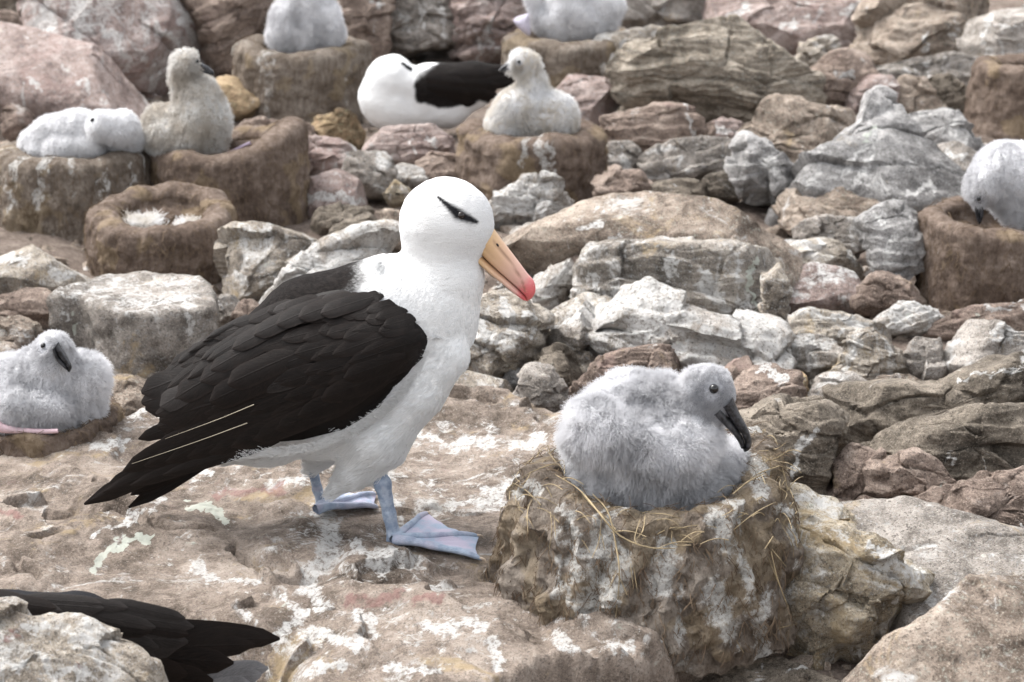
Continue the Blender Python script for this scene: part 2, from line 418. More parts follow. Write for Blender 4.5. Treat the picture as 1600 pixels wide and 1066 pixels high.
def body_mat():
    t = NT('white_plumage'); p = t.pos(False)
    ps = t.mapping(p, (1.0, 1.4, 3.2), (0, R(32), 0))
    a = t.noise(ps, 42, 5, .62, .6); b = t.noise(t.mapping(p, (1, 1, 2.4), (0, R(38), 0)), 150, 4, .65, .3); q = t.noise(p, 7, 4, .5)
    col = t.mix(t.mr(q, .35, .7), (.64, .645, .65), (.72, .72, .715))
    col = t.mix(t.mr(a, .54, .72, 0, .35), col, (.62, .63, .635))
    dk = t.mr(t.math('ADD', t.attr('dark'), t.math('MULTIPLY', t.math('SUBTRACT', b, .5), .55)), .12, .95)
    mant = t.mix(t.mr(b, .35, .65), (.005, .0041, .0037), (.0145, .0118, .0108))
    col = t.mix(dk, col, mant)
    br = t.mr(t.math('ADD', t.attr('brow'), t.math('MULTIPLY', t.math('SUBTRACT', b, .5), .45)), .10, .95)
    col = t.mix(br, col, (.014, .014, .016))
    ln = t.noise(p, 70, 4, .6)
    leg = t.mix(t.mr(ln, .35, .65), (.20, .25, .335), (.36, .41, .49))
    leg = t.mix(t.mr(t.noise(p, 22, 3, .5), .54, .70, 0, .6), leg, (.44, .37, .43))
    web = t.mix(t.mr(t.noise(p, 26, 4, .6), .40, .62), (.33, .41, .52), (.47, .43, .53))
    web = t.mix(t.mr(t.noise(p, 30, 3, .5), .64, .72, 0, .6), web, (.18, .21, .27))
    leg = t.mix(t.attr('web'), leg, web)
    col = t.mix(t.attr('leg'), col, leg)
    n = t.bump(a, .32, .006); n = t.bump(b, .35, .0022, n)
    n = t.bump(t.mr(t.voro(p, 330, 'DISTANCE_TO_EDGE'), 0, .25), .35, .0012, n)
    m = t.done(col, t.mr(t.attr('leg'), 0, 1, .9, .5), n, .10)
    t.b.inputs['Subsurface Weight'].default_value = 0.0
    t.b.inputs['Sheen Weight'].default_value = 0.; t.b.inputs['Sheen Roughness'].default_value = .5
    return m
M['body'] = body_mat()

def feather_mat(name, c1, c2, edge):
    t = NT(name); s = t.attr('fs'); w = t.attr('ft')
    oi = t.n.new('ShaderNodeObjectInfo'); rnd = oi.outputs['Random']
    p = t.pos()
    cv = t.n.new('ShaderNodeCombineXYZ'); aw = t.math('ABSOLUTE', w)
    t.l.new(t.math('SUBTRACT', t.math('MULTIPLY', s, 26.), t.math('MULTIPLY', aw, 9.)), cv.inputs[0]); t.l.new(t.math('MULTIPLY', aw, 1.2), cv.inputs[1]); t.l.new(t.math('MULTIPLY', rnd, 60.), cv.inputs[2])
    barb = t.noise(cv.outputs[0], 3.2, 4, .6)
    col = t.mix(rnd, c1, c2)
    col = t.mix(t.mr(barb, .42, .66, 0, .6), col, edge)
    col = t.mix(t.mr(aw, .72, 1., 0, .55), col, edge)
    col = t.mix(t.mr(s, .82, 1., 0, .45), col, edge)
    col = t.mix(t.mr(t.noise(p, 16, 4, .6), .5, .72, 0, .45), col, edge)
    n = t.bump(barb, .45, .0014)
    n = t.bump(t.mr(aw, .0, .10), .3, .0012, n)
    m = t.done(col, .52, n, .13)
    return m
M['feather'] = feather_mat('dark_wing_feather', (.0040, .0031, .0028), (.0068, .0051, .0044), (.0165, .0112, .0092))
M['featherg'] = feather_mat('grey_wing_feather', (.010, .0085, .008), (.017, .0145, .0135), (.034, .029, .027))
M['tailw'] = feather_mat('grey_tail_feather', (.10, .10, .105), (.14, .14, .145), (.24, .24, .25))
M['shaft'] = simple('pale_feather_shaft', (.42, .37, .28), .5)

def beak_mat():
    t = NT('beak_horn'); s = t.attr('bs'); p = t.pos(False); n1 = t.noise(p, 60, 5, .6); n2 = t.noise(t.mapping(p, (1, 1, 3.5), (0, R(42), 0)), 120, 4, .6)
    f = t.math('ADD', s, t.math('MULTIPLY', t.math('SUBTRACT', n1, .5), .10))
    col = t.ramp(f, [(.0, (.60, .40, .20)), (.13, (.63, .41, .25)), (.30, (.64, .40, .31)), (.42, (.62, .34, .29)), (.52, (.60, .17, .17)), (.64, (.58, .11, .115)), (.93, (.60, .14, .13)), (1., (.60, .42, .28))])
    col = t.mix(t.mr(n2, .55, .75, 0, .35), col, (.72, .52, .36))
    col = t.mix(t.math('MULTIPLY', t.attr('gr'), .75), col, (.20, .095, .05))
    return t.done(col, .38, t.bump(n2, .2, .001), .45)
M['beak'] = beak_mat()
# ------------------------------------------------------------------ ground
GZ = -0.06
def spread(lo, hi, a, b, fine, n):        # fine between a and b, growing steps outside
    mid = np.arange(a, b + fine, fine)
    k = np.linspace(0, 1, n)[1:] ** 2.5
    return np.concatenate([(a + (lo - a) * k)[::-1], mid, b + (hi - b) * k])
def build_ground():
    X = spread(-120, 120, -2.2, 2.2, .035, 20); Y = spread(-20, 300, 2.4, 10.5, .035, 20)
    gx, gy = np.meshgrid(X, Y, indexing='ij'); P = np.stack([gx.ravel(), gy.ravel(), np.zeros(gx.size)], 1)
    z = GZ - .03 + .035 * fbm(P * 2.2, 4) + .012 * fbm(P * 11, 3)
    far = np.maximum(0, P[:, 1] - 8.2); z += np.where(far > 0, .10 * far, 0) * np.exp(-far / 40)
    near = sst(3.25, 2.8, P[:, 1]); z -= .08 * near
    P[:, 2] = z
    pr = fbm(P * 3 + 5, 3)
    o = mk('ground', P, grid_faces(len(X), len(Y)), M['soil'], attrs={'g': .1 + .3 * np.clip(pr, 0, 1), 'y': np.zeros(len(P))})
    tag(o, 'brown stony soil between the rocks and nests', kind='structure')
build_ground()

# ------------------------------------------------------------------ rocks
STAIN = {}
def apply_stains(P2, stains, seed=0):
    at = {k: np.zeros(len(P2)) for k in ('g', 'red', 'pg')}
    W = np.stack([P2[:, 0] / 26 + seed, P2[:, 1] / 26, np.full(len(P2), 3.3)], 1)
    jit = fbm(W, 4) ; jit2 = fbm(W + 40, 4)
    W2 = W * 3.1; Q = P2 + np.stack([jit, jit2], 1) * 11 + np.stack([fbm(W2, 3), fbm(W2 + 40, 3)], 1) * 6
    for kind, w, pl, *am in stains:
        a = sst(w * 1.7, 0, seg_dist(Q, pl)) * .85 if kind != 'pg' else sst(w * 1.2, w * .3, seg_dist(Q, pl)) * .9
        at[kind] = np.maximum(at[kind], a * (am[0] / .85 if am else 1))
    return at
def rock(poly, mat, label, tilt=58, thick=.42, name='rock', row=None, z=None, yaw=0., e=.5, facets=11, rough=1., strata=0., seed=None, stains=None, cat='rock', sdir=None, back=1., group=None, grow=1.15):
    poly = np.asarray(poly, float); cpx = poly.mean(0); poly = cpx + (poly - cpx) * grow; seed = int(abs(poly.sum() * 7.3)) % 9999 if seed is None else seed
    rs = np.random.RandomState(seed)
    zz = GZ if z is None else z
    r_ = poly[:, 1].max() if row is None else row
    low = poly[poly[:, 1] > poly[:, 1].max() - 12]; bx = .5 * (poly[:, 0].min() + poly[:, 0].max())
    B = G(bx, r_, zz); ta = R(tilt); ya = R(yaw)
    N = np.array([math.sin(ya) * math.sin(ta), -math.cos(ya) * math.sin(ta), math.cos(ta)])
    Ux = np.array([math.cos(ya), math.sin(ya), 0]); Sv = np.cross(N, Ux); Sv = Sv if Sv[2] >= 0 else -Sv
    W = []
    for p in poly:
        r = ray(*p); t = ((B - C0) @ N) / (r @ N); W.append(C0 + r * t)
    W = np.array(W); uv = np.stack([(W - B) @ Ux, (W - B) @ Sv], 1)
    c = .5 * (uv.min(0) + uv.max(0)); q = uv - c
    per = np.hypot(*(poly - np.roll(poly, 1, 0)).T).sum()
    na = int(np.clip(per / 3.3, 60, 230)); nf = int(np.clip(na * .55, 34, 120))
    th = np.linspace(0, 2 * np.pi, na, endpoint=False); dx, dy = np.cos(th), np.sin(th)
    rr = np.zeros(na)
    for a, b in zip(q, np.roll(q, -1, 0)):
        ex, ey = b - a; den = dx * ey - dy * ex
        den = np.where(np.abs(den) < 1e-9, 1e-9, den)
        t = (a[0] * ey - a[1] * ex) / den; s = (a[0] * dy - a[1] * dx) / den
        ok = (s >= -1e-6) & (s <= 1 + 1e-6) & (t > 0); rr = np.where(ok, np.maximum(rr, t), rr)
    rr = np.where(rr == 0, rr.max() * .5, rr)
    for _ in range(max(1, na // 60)): rr = .25 * np.roll(rr, 1) + .5 * rr + .25 * np.roll(rr, -1)
    w_, v_ = np.ptp(uv[:, 0]), np.ptp(uv[:, 1]); size = math.sqrt(w_ * v_); mn = min(w_, v_)
    ph = np.linspace(0, np.pi, nf + 2)[1:-1]
    rho = np.abs(np.sin(ph)) ** e; h = np.sign(np.cos(ph)) * np.abs(np.cos(ph)) ** e
    tf = thick * .55 * mn; tb = back * .8 * mn
    hh = np.where(h > 0, h * tf, h * tb)
    L = np.zeros((na, nf, 3))
    L[..., 0] = c[0] + rho[None] * (rr * dx)[:, None]; L[..., 1] = c[1] + rho[None] * (rr * dy)[:, None]; L[..., 2] = hh[None]
    V = L.reshape(-1, 3)
    V = np.vstack([V, [[c[0], c[1], tf], [c[0], c[1], -tb]]])
    ctr = np.array([c[0], c[1], 0.])
    for _ in range(facets):
        d = np.array([rs.normal() * .75, rs.normal() * .75, .35 + abs(rs.normal()) * .5]); d /= np.linalg.norm(d)
        s = (V - ctr) @ d; off = s.max() * rs.uniform(.62, .93); V = V - np.maximum(0, s - off)[:, None] * d * .95
    F = grid_faces(na, nf, True).tolist(); a0 = na * nf
    for i in range(na):
        j = (i + 1) % na
        F.append([a0, j * nf, i * nf]); F.append([a0 + 1, i * nf + nf - 1, j * nf + nf - 1])
    Nv = vnorm(V, np.array([f if len(f) == 4 else f + [f[2]] for f in F]))
    if (Nv[a0, 2]) < 0: F = [f[::-1] for f in F]; Nv = -Nv
    sd_ = rs.uniform(-50, 50, 3); q1 = V / size
    disp = .016 * fbm(q1 * 2.2 + sd_, 3) + .010 * fbm(q1 * 8 + sd_, 4, .6)
    # fractured faces: each cell is a tilted facet, with an open joint where two meet
    K = 11; wv = .07 * np.stack([fbm(q1 * 3 + sd_ + i * 11, 3) for i in range(3)], 1); warp = q1 * np.array([1, 1.7, 1]) + wv
    ck = warp[rs.randint(0, len(V), K)]; fr_ = .12 if tilt <= 35 else (.4 if name in ('rock_slab', 'rock_block') else .75); tk = rs.normal(size=(K, 3)) * .11 * fr_; ok_ = rs.normal(size=K) * .012 * fr_
    D = np.linalg.norm(warp[:, None] - ck[None], axis=2); near = np.argpartition(D, 1, 1)[:, :2]
    d0 = np.take_along_axis(D, near, 1); sw = d0[:, 0] > d0[:, 1]; n0 = np.where(sw, near[:, 1], near[:, 0]); gap = np.abs(d0[:, 0] - d0[:, 1])
    disp = disp + ((warp - ck[n0]) * tk[n0]).sum(1) + ok_[n0] - .022 * min(1, fr_ * 1.6) * sst(.035, .0, gap) * (fbm(q1 * 4 + sd_, 2) > -.15)
    # bedding: thin layers that break back in sharp steps
    ax = np.array(sdir if sdir is not None else (rs.normal() * .22, 1, .25) if tilt > 35 else (0, .12, 1), float); ax /= np.linalg.norm(ax)
    fq = strata if strata else rs.uniform(3.5, 6.5)
    s2 = ((q1 + .5 * wv) @ ax) * fq + .55 * fbm(q1 * 1.3 + sd_, 3) + (1.2 * q1[:, 0] ** 2 if strata > 6 else 0); lay = np.floor(s2); s2 = s2 - lay
    bd = .006 if tilt <= 35 else (.040 if strata else .024)
    disp = disp + bd * (sst(0, .85, s2) - sst(.85, 1, s2) - .4) + .42 * bd * np.sin(lay * 12.9898 + seed)
    h3 = s2 * 0 + ((q1 + wv) @ ax) * fq * 3.1; h3 = h3 - np.floor(h3); disp = disp + .27 * bd * (sst(0, .8, h3) - sst(.8, 1, h3))
    V = V + Nv * (disp * rough * min(size, .35))[:, None]
    Wd = B + V[:, :1] * Ux + V[:, 1:2] * Sv + V[:, 2:] * N
    at = {}
    if stains: at = apply_stains(project(Wd), stains, seed)
    o = mk(name, Wd, F, M[mat], attrs=at, origin=B, sharp=32)
    tag(o, label, cat, group)
    return o
g_, rd, pg_ = 'g', 'red', 'pg'
RK = [
# --- top left
([(55,-60),(58,40),(72,78),(150,112),(230,132),(268,132),(296,95),(305,55),(285,-10),(255,-60)], 'pinkw', 'big rounded boulder streaked pink and white above the sleeping white chick', dict(tilt=62, name='boulder', stains=[(g_,13,[(75,10),(80,60)]),(g_,18,[(120,0),(125,45)]),(g_,9,[(160,40),(200,85)]),(g_,12,[(150,90),(165,102)]),(g_,8,[(240,40),(275,70)]),(g_,9,[(290,30),(298,60)])])),
([(-40,58),(60,76),(150,103),(255,146),(246,182),(120,192),(40,178),(-40,152)], 'pink', 'long flat pinkish slab sloping down under the streaked boulder', dict(tilt=32, name='rock_slab', stains=[(g_,4,[(40,120),(65,130),(72,145)]),(g_,4,[(125,125),(138,145)])])),
([(-40,90),(14,92),(26,122),(10,158),(-40,160)], 'grey', 'small greenish grey rock on top of the flat pinkish slab', dict(tilt=70, row=150)),
([(-40,22),(40,25),(60,62),(20,78),(-40,72)], 'brown', 'dark reddish rock behind the flat pinkish slab', {}),
([(2,178),(20,163),(45,172),(52,205),(10,212)], 'brown', 'small reddish rock beside the nest of the sleeping white chick', {}),
([(272,-50),(430,-50),(425,30),(372,62),(362,105),(325,120),(306,88),(302,50)], 'brown', 'dark brown rock with ochre patches behind the upright muddy chick', dict(tilt=70, name='boulder')),
([(318,128),(350,118),(392,128),(402,160),(380,176),(335,176)], 'ochre', 'low ochre rock between the upright muddy chick and the tall nest', {}),
# --- top middle
([(530,-40),(612,-40),(606,28),(590,92),(562,75),(540,22)], 'brown', 'narrow brown rock standing between the tall nest and the white streaked boulder', dict(tilt=75, stains=[(g_,5,[(585,10),(595,0)])])),
([(606,-40),(722,-40),(727,22),(703,66),(652,72),(622,84),(600,58)], 'grey', 'grey boulder with vertical white runs above the sleeping adult', dict(tilt=78, name='boulder', stains=[(g_,4,[(685,0),(694,30),(696,62)]),(g_,4,[(622,25),(640,50)]),(g_,3,[(655,10),(662,45)])])),
([(726,-40),(835,-40),(806,48),(782,84),(745,92),(715,72)], 'pink', 'pinkish broken rock above the dark wing of the sleeping adult', dict(tilt=62, rough=1.6, stains=[(g_,5,[(770,10),(765,60)]),(g_,4,[(745,60),(752,85)])])),
([(484,186),(508,172),(552,177),(568,198),(556,224),(508,216)], 'ochre', 'rounded orange ochre rock beside the breast of the sleeping adult', {}),
([(438,222),(495,213),(552,232),(552,258),(490,258),(450,250)], 'pink', 'low pinkish rock in front of the orange ochre rock', dict(tilt=45)),
([(462,279),(528,272),(576,300),(562,322),(485,320)], 'pink', 'flat pale slab with a white front lip behind the adult back', dict(tilt=30, stains=[(g_,9,[(485,308),(565,308)])])),
([(536,262),(545,238),(600,233),(614,262),(606,300),(562,292)], 'grey', 'grey rock with white top behind the standing adult head', dict(stains=[(g_,11,[(590,246),(602,262)])])),
([(562,216),(640,204),(702,203),(718,240),(655,254),(598,244)], 'pink', 'pinkish white flecked rock just below the sleeping adult', dict(tilt=45, stains=[(g_,6,[(675,215),(682,228)]),(g_,4,[(640,222),(652,240)])])),
([(608,262),(640,256),(668,266),(664,287),(618,287)], 'white', 'small whitish rock behind the top of the standing adult head', dict(tilt=45)),
([(604,296),(620,283),(640,290),(636,314),(612,316)], 'yell', 'small yellow lichen stone beside the standing adult nape', dict(name='stone')),
([(655,248),(722,240),(748,262),(735,284),(662,284)], 'brown', 'brown rock between the standing adult head and the muddy nest', dict(tilt=50)),
([(485,345),(500,322),(560,322),(580,335),(545,352),(500,356)], 'dark', 'dark rock in the shadowed gap beside the brown mound nest', dict(tilt=40)),  # dark stone whose tone also carries the shade of the crevice
([(505,388),(528,350),(572,334),(594,354),(588,392)], 'dark', 'olive lichen rock above the pale rock behind the adult back', dict(tilt=65)),
([(590,330),(640,318),(650,360),(625,388),(594,372)], 'tan', 'tan rock directly behind the standing adult nape', {}),
([(408,470),(462,412),(515,389),(600,381),(625,408),(560,452),(480,480)], 'white', 'pale grey white rock rising behind the standing adult back', dict(tilt=50, stains=[(g_,18,[(470,425),(560,400)])])),
([(356,380),(395,358),(485,360),(499,385),(480,415),(432,452),(366,458),(350,425)], 'pale', 'broad pale lichen rock beside the empty mud nest', dict(tilt=50, stains=[(g_,9,[(372,430),(378,445)])])),
# --- left
([(-40,396),(45,391),(78,405),(128,414),(134,432),(80,448),(-40,458)], 'pale', 'flat pale rock with white blotch in front of the streaked mud nest', dict(tilt=28, name='rock_slab', stains=[(g_,10,[(85,428),(112,424)]),(g_,8,[(0,410),(50,402)])])),
([(-40,462),(60,456),(78,470),(70,494),(-40,500)], 'brown', 'flat brown rock under the pale blotched slab', dict(tilt=42)),
([(-40,502),(30,494),(66,515),(62,562),(20,582),(-40,582)], 'tan', 'rounded tan rock behind the chick with the pink foot', {}),
([(332,468),(352,456),(372,468),(376,505),(340,512)], 'grey', 'small grey rock wedged beside the flat topped block', {}),
([(352,512),(380,472),(410,470),(420,505),(380,530)], 'brown', 'small brown rock behind the standing adult folded wing', {}),
([(150,600),(172,580),(225,590),(240,640),(190,660),(160,640)], 'tan', 'light tan rock between the flat topped block and the adult wing tips', dict(tilt=40)),
# --- middle, behind the beak and the grey chick
([(765,352),(870,331),(980,318),(1110,305),(1190,309),(1224,345),(1228,412),(1180,420),(1060,400),(950,398),(880,388),(790,368)], 'tan', 'long tan ledge running back from the adult beak to the white runs', dict(tilt=34, name='rock_slab', z=.02, stains=[(g_,6,[(910,352),(935,345)]),(g_,6,[(955,375),(965,368)]),(g_,4,[(1000,388),(1015,388)])])),
([(916,462),(920,420),(938,393),(1000,385),(1120,388),(1190,394),(1216,420),(1214,492),(1196,512),(1100,506),(1000,500),(935,498)], 'face', 'upright grey block with white and yellow vertical runs behind the grey chick', dict(tilt=80, name='rock_block', thick=.4, e=.45, facets=4, stains=[(g_,5,[(1153,395),(1158,440),(1160,495)]),(g_,9,[(1095,430),(1130,470),(1140,490)]),(g_,7,[(925,430),(930,455)]),(g_,8,[(1045,395),(1050,430)]),(pg_,4,[(1175,410),(1172,490)])])),
([(852,508),(920,490),(990,458),(1070,470),(1100,488),(1190,500),(1218,540),(1206,588),(1100,598),(1000,580),(930,566),(870,550)], 'white', 'low rock thickly splashed with white guano under the upright grey block', dict(tilt=50, rough=1.4, stains=[(g_,26,[(1000,475),(1050,485)]),(g_,22,[(1000,510),(1060,500)]),(g_,24,[(1110,530),(1170,535)]),(g_,14,[(985,555),(1010,530)]),(g_,14,[(1050,560),(1060,540)])])),
([(888,408),(915,390),(948,386),(926,430),(932,482),(905,476),(890,440)], 'brown', 'rounded brown rock leaning on the upright grey block', dict(tilt=75)),
([(834,486),(838,438),(890,400),(902,420),(888,466),(872,492)], 'white', 'leaning white rock between the beak tip and the rounded brown rock', dict(tilt=70, stains=[(g_,14,[(880,420),(860,465)])])),
([(786,385),(830,357),(872,372),(894,396),(862,436),(820,456),(788,424)], 'grey', 'triangular grey brown rock behind the adult beak', dict(tilt=58)),
([(846,494),(920,481),(962,500),(986,530),(962,566),(900,562),(858,552)], 'pale', 'pale lichen rock left of the guano splashed rock', dict(tilt=52, stains=[(g_,4,[(890,500),(925,494)])])),
([(894,545),(903,520),(922,520),(938,545),(925,562),(905,560)], 'blue', 'bluish white stone in front of the pale lichen rock', dict(name='stone', stains=[(g_,12,[(918,540)])])),
([(712,590),(724,520),(738,470),(790,454),(826,478),(850,502),(850,566),(800,580),(762,594)], 'pale', 'large pale rock with lichen beside the standing adult breast', dict(tilt=66, name='boulder', rough=1.3, stains=[(g_,14,[(790,480),(800,520)]),(g_,10,[(745,500),(760,540)]),(g_,6,[(828,490),(830,530)])])),
([(820,592),(834,560),(870,546),(905,558),(914,590),(882,610),(842,608)], 'dark', 'smooth rounded brown boulder behind the fluffy back of the grey chick', dict(tilt=70, name='boulder', facets=3, e=.8)),
([(880,556),(905,548),(940,562),(938,588),(905,592)], 'pale', 'olive topped stone beside the smooth rounded brown boulder', dict(name='stone')),
([(802,622),(828,578),(860,578),(882,604),(894,640),(850,646),(812,636)], 'grey', 'pointed grey rock at the back edge of the ledge', dict(tilt=68, row=640)),
([(786,592),(795,572),(815,572),(824,590),(806,602)], 'blue', 'little bluish white stone between the large pale rock and pointed rock', dict(name='stone', stains=[(g_,12,[(806,582)])])),
([(690,592),(760,584),(806,606),(790,628),(700,628)], 'pale', 'flat light slab at the back edge of the ledge beside the adult breast', dict(tilt=28)),
([(900,612),(938,562),(1000,546),(1085,548),(1100,600),(1040,640),(940,640)], 'brown', 'brown rock directly behind the back of the grey chick', dict(tilt=60)),
([(1118,600),(1160,572),(1215,570),(1254,600),(1246,660),(1170,670)], 'brown', 'brown rock directly behind the bill of the grey chick', dict(tilt=55, stains=[(g_,9,[(1190,570),(1222,590)])])),
([(1196,420),(1226,405),(1228,480),(1222,545),(1200,560),(1192,500)], 'pale', 'narrow upright rock with a yellow stripe at the end of the grey block', dict(tilt=82)),
([(955,-40),(1000,-40),(1130,-30),(1140,40),(1080,62),(1000,58),(950,40)], 'grey', 'grey rock with a white run and yellow patch behind the smooth cream rock', dict(tilt=62, name='boulder', stains=[(g_,4,[(1036,0),(1034,25)]),(g_,5,[(1005,30),(1030,42)])])),
([(-50,-50),(60,-50),(62,20),(30,40),(-50,36)], 'dark', 'dark rock in the top corner beside the streaked boulder', dict(tilt=65)),
([(425,-50),(440,-50),(432,60),(404,80),(385,70),(380,40)], 'brown', 'narrow brown rock between the ochre patched rock and the tall nest', dict(tilt=75)),
([(380,190),(420,180),(486,190),(492,222),(440,232),(390,222)], 'brown', 'low crumbling brown rock between the tall nest and the orange ochre rock', dict(tilt=40, rough=1.6)),
# --- top right
([(972,104),(985,84),(1040,60),(1110,47),(1180,44),(1230,62),(1272,92),(1268,150),(1240,174),(1180,192),(1150,194),(1100,176),(1030,172),(985,152)], 'strat', 'big humped boulder with curved dark and pale layers', dict(tilt=66, name='boulder', strata=7, sdir=(.12, 1, .25), thick=.7)),
([(902,98),(940,66),(1000,49),(1058,59),(1040,88),(985,106),(970,128),(915,130)], 'pale', 'smooth cream rock beside the nest of the hanging winged chick', dict(tilt=50, facets=4, stains=[(g_,6,[(1020,55),(1050,60)])])),
([(862,134),(900,121),(950,127),(972,150),(955,184),(900,186)], 'pink', 'pinkish rock between the seated neck stretched chick and the layered boulder', dict(tilt=40)),
([(948,188),(1000,172),(1060,162),(1086,165),(1107,200),(1092,224),(1020,232),(975,220)], 'brown', 'oblong brown block with one white run below the layered boulder', dict(tilt=64, e=.5, facets=4, stains=[(g_,3,[(1075,168),(1079,195),(1084,222)])])),
([(1003,244),(1060,222),(1130,210),(1147,232),(1141,262),(1082,280),(1020,280)], 'grey', 'oblong grey block with pale spot in front of the oblong brown block', dict(tilt=60, e=.5, facets=4, stains=[(g_,6,[(1058,250),(1062,262)]),(g_,5,[(1015,235),(1050,228)])])),
([(938,245),(955,224),(995,226),(1006,250),(990,272),(948,270)], 'grey', 'small mossy grey rock with white spots beside the muddy nest', dict(stains=[(g_,7,[(975,250),(978,258)])])),
([(930,285),(960,264),(1015,266),(1026,300),(985,318),(940,314)], 'brown', 'crumbling brown rock at the foot of the muddy nest', dict(rough=1.8)),
([(1016,296),(1040,282),(1085,280),(1112,292),(1106,314),(1025,316)], 'dark', 'dark low rock under the oblong grey block', dict(stains=[(g_,4,[(1052,288),(1056,298)])])),
([(1096,282),(1115,264),(1150,268),(1156,304),(1110,312)], 'dark', 'dark lump beside the blue grey rock face', {}),
([(1106,200),(1128,186),(1168,200),(1172,222),(1140,232),(1112,224)], 'pink', 'small pale rock with pink stripes under the layered boulder', dict(strata=5, stains=[(g_,5,[(1115,205),(1150,212)])])),
([(1146,255),(1168,214),(1200,230),(1240,262),(1254,292),(1218,316),(1160,306)], 'blue', 'blue grey rock face under the big tan boulder', dict(tilt=75, stains=[(g_,9,[(1195,250),(1220,270)])])),
([(1170,202),(1198,170),(1250,161),(1330,171),(1359,190),(1342,232),(1300,275),(1250,282),(1205,255),(1180,228)], 'tan', 'big angular tan boulder with diagonal cracks beside the blue grey pyramid', dict(tilt=58, name='boulder', strata=3, sdir=(.6, 1, 0))),
([(1246,145),(1268,110),(1320,88),(1348,98),(1362,140),(1330,178),(1268,170)], 'brown', 'reddish brown rock with a whitish patch behind the big tan boulder', dict(tilt=60, stains=[(g_,7,[(1305,120),(1325,118)])])),
([(1325,150),(1345,120),(1385,122),(1400,152),(1380,186),(1335,182)], 'pink', 'pinkish rounded rock behind the tip of the blue grey pyramid', dict(tilt=52)),
([(1080,-40),(1180,-20),(1330,-30),(1378,15),(1358,62),(1280,78),(1200,66),(1125,44)], 'pink', 'broad pink ledge with two white splashes above the layered boulder', dict(tilt=42, name='rock_slab', stains=[(g_,9,[(1145,30),(1170,14)]),(g_,6,[(1228,45),(1240,28),(1262,24)]),(g_,9,[(1320,20),(1355,10)])])),
([(1244,78),(1262,60),(1300,62),(1314,88),(1290,104),(1252,98)], 'pale', 'cream crumbling lump under the broad pink ledge', dict(rough=1.8)),
([(1346,50),(1378,8),(1450,-30),(1545,-10),(1562,48),(1530,92),(1450,106),(1392,98),(1352,78)], 'tan', 'tall layered grey tan outcrop above the oval rock', dict(tilt=66, name='rock_outcrop', strata=4, sdir=(.1, 1, .1), stains=[(g_,5,[(1445,50),(1448,80)])])),
([(1360,104),(1450,92),(1564,78),(1564,122),(1500,140),(1400,136),(1366,122)], 'grey', 'low layered ledge under the tall outcrop with white drips', dict(tilt=66, strata=3, stains=[(g_,5,[(1450,100),(1452,125)]),(g_,4,[(1412,112),(1432,116)])])),
([(1528,36),(1565,20),(1605,8),(1660,2),(1660,124),(1560,118),(1526,66)], 'grey', 'pale rock with long white drips behind the brown mound nest at the frame edge', dict(tilt=74, name='boulder', stains=[(g_,6,[(1540,30),(1535,60)]),(g_,5,[(1544,72),(1546,108)]),(g_,3,[(1560,60),(1566,85)]),(g_,4,[(1594,55),(1597,90)]),(g_,3,[(1550,46),(1600,42)])])),
([(1390,147),(1414,124),(1450,134),(1482,166),(1468,182),(1420,178),(1400,167)], 'tan', 'smooth oval tan rock above the blue grey pyramid', dict(tilt=55, facets=3)),
([(1448,130),(1475,118),(1512,130),(1528,160),(1495,178),(1470,160)], 'dark', 'dark olive oval rock beside the smooth oval tan rock', dict(tilt=55)),
([(1228,318),(1288,250),(1345,205),(1366,158),(1400,163),(1412,196),(1450,225),(1492,272),(1514,318),(1440,334),(1330,330)], 'blue', 'large blue grey pyramid rock with pale diagonal stripes', dict(tilt=52, facets=4, name='boulder', stains=[(g_,5,[(1375,200),(1340,245),(1310,280)]),(g_,6,[(1368,250),(1340,280),(1325,300)]),(g_,4,[(1280,265),(1255,300)]),(pg_,4,[(1368,196),(1350,225)]),(g_,6,[(1420,300),(1462,290)])])),
([(1402,184),(1478,172),(1528,204),(1548,238),(1484,246),(1432,218)], 'blue', 'flat blue grey slab behind the pyramid rock', dict(tilt=45)),
([(1440,250),(1480,226),(1530,240),(1545,290),(1500,316),(1460,300)], 'grey', 'light grey slab between the pyramid rock and the feeding chick', dict(tilt=42, stains=[(g_,8,[(1480,240),(1510,250)])])),
([(1222,326),(1258,300),(1400,304),(1442,322),(1432,356),(1300,354),(1240,352)], 'tan', 'wide tan rock lying across the foot of the pyramid rock', dict(tilt=44)),
([(1246,354),(1288,342),(1355,347),(1370,370),(1342,390),(1260,386)], 'grey', 'squared grey block in front of the wide tan rock', dict(tilt=58, e=.45, facets=4)),
([(1346,344),(1400,322),(1444,325),(1446,412),(1402,438),(1368,408),(1362,372)], 'blue', 'green grey lichen rock leaning against the brown nest of the feeding chick', dict(tilt=72, stains=[(g_,9,[(1395,370),(1388,410)]),(g_,6,[(1360,335),(1378,345)])])),
([(1212,374),(1260,380),(1330,384),(1340,412),(1290,430),(1222,426)], 'pale', 'low pale rock with bluish top below the squared grey block', dict(tilt=40, stains=[(g_,9,[(1225,375),(1290,388)]),(g_,6,[(1325,375),(1330,410)])])),
([(1206,436),(1280,421),(1350,424),(1372,444),(1335,474),(1250,478),(1208,466)], 'pink', 'flat pinkish rock with white far edge beside the yellow striped upright rock', dict(tilt=32, stains=[(g_,7,[(1290,430),(1355,428)]),(g_,10,[(1225,462),(1250,460)])])),
([(1344,470),(1362,440),(1400,430),(1440,448),(1438,478),(1390,492)], 'brown', 'crumbly brown rock at the base of the feeding chick nest', dict(rough=1.8)),
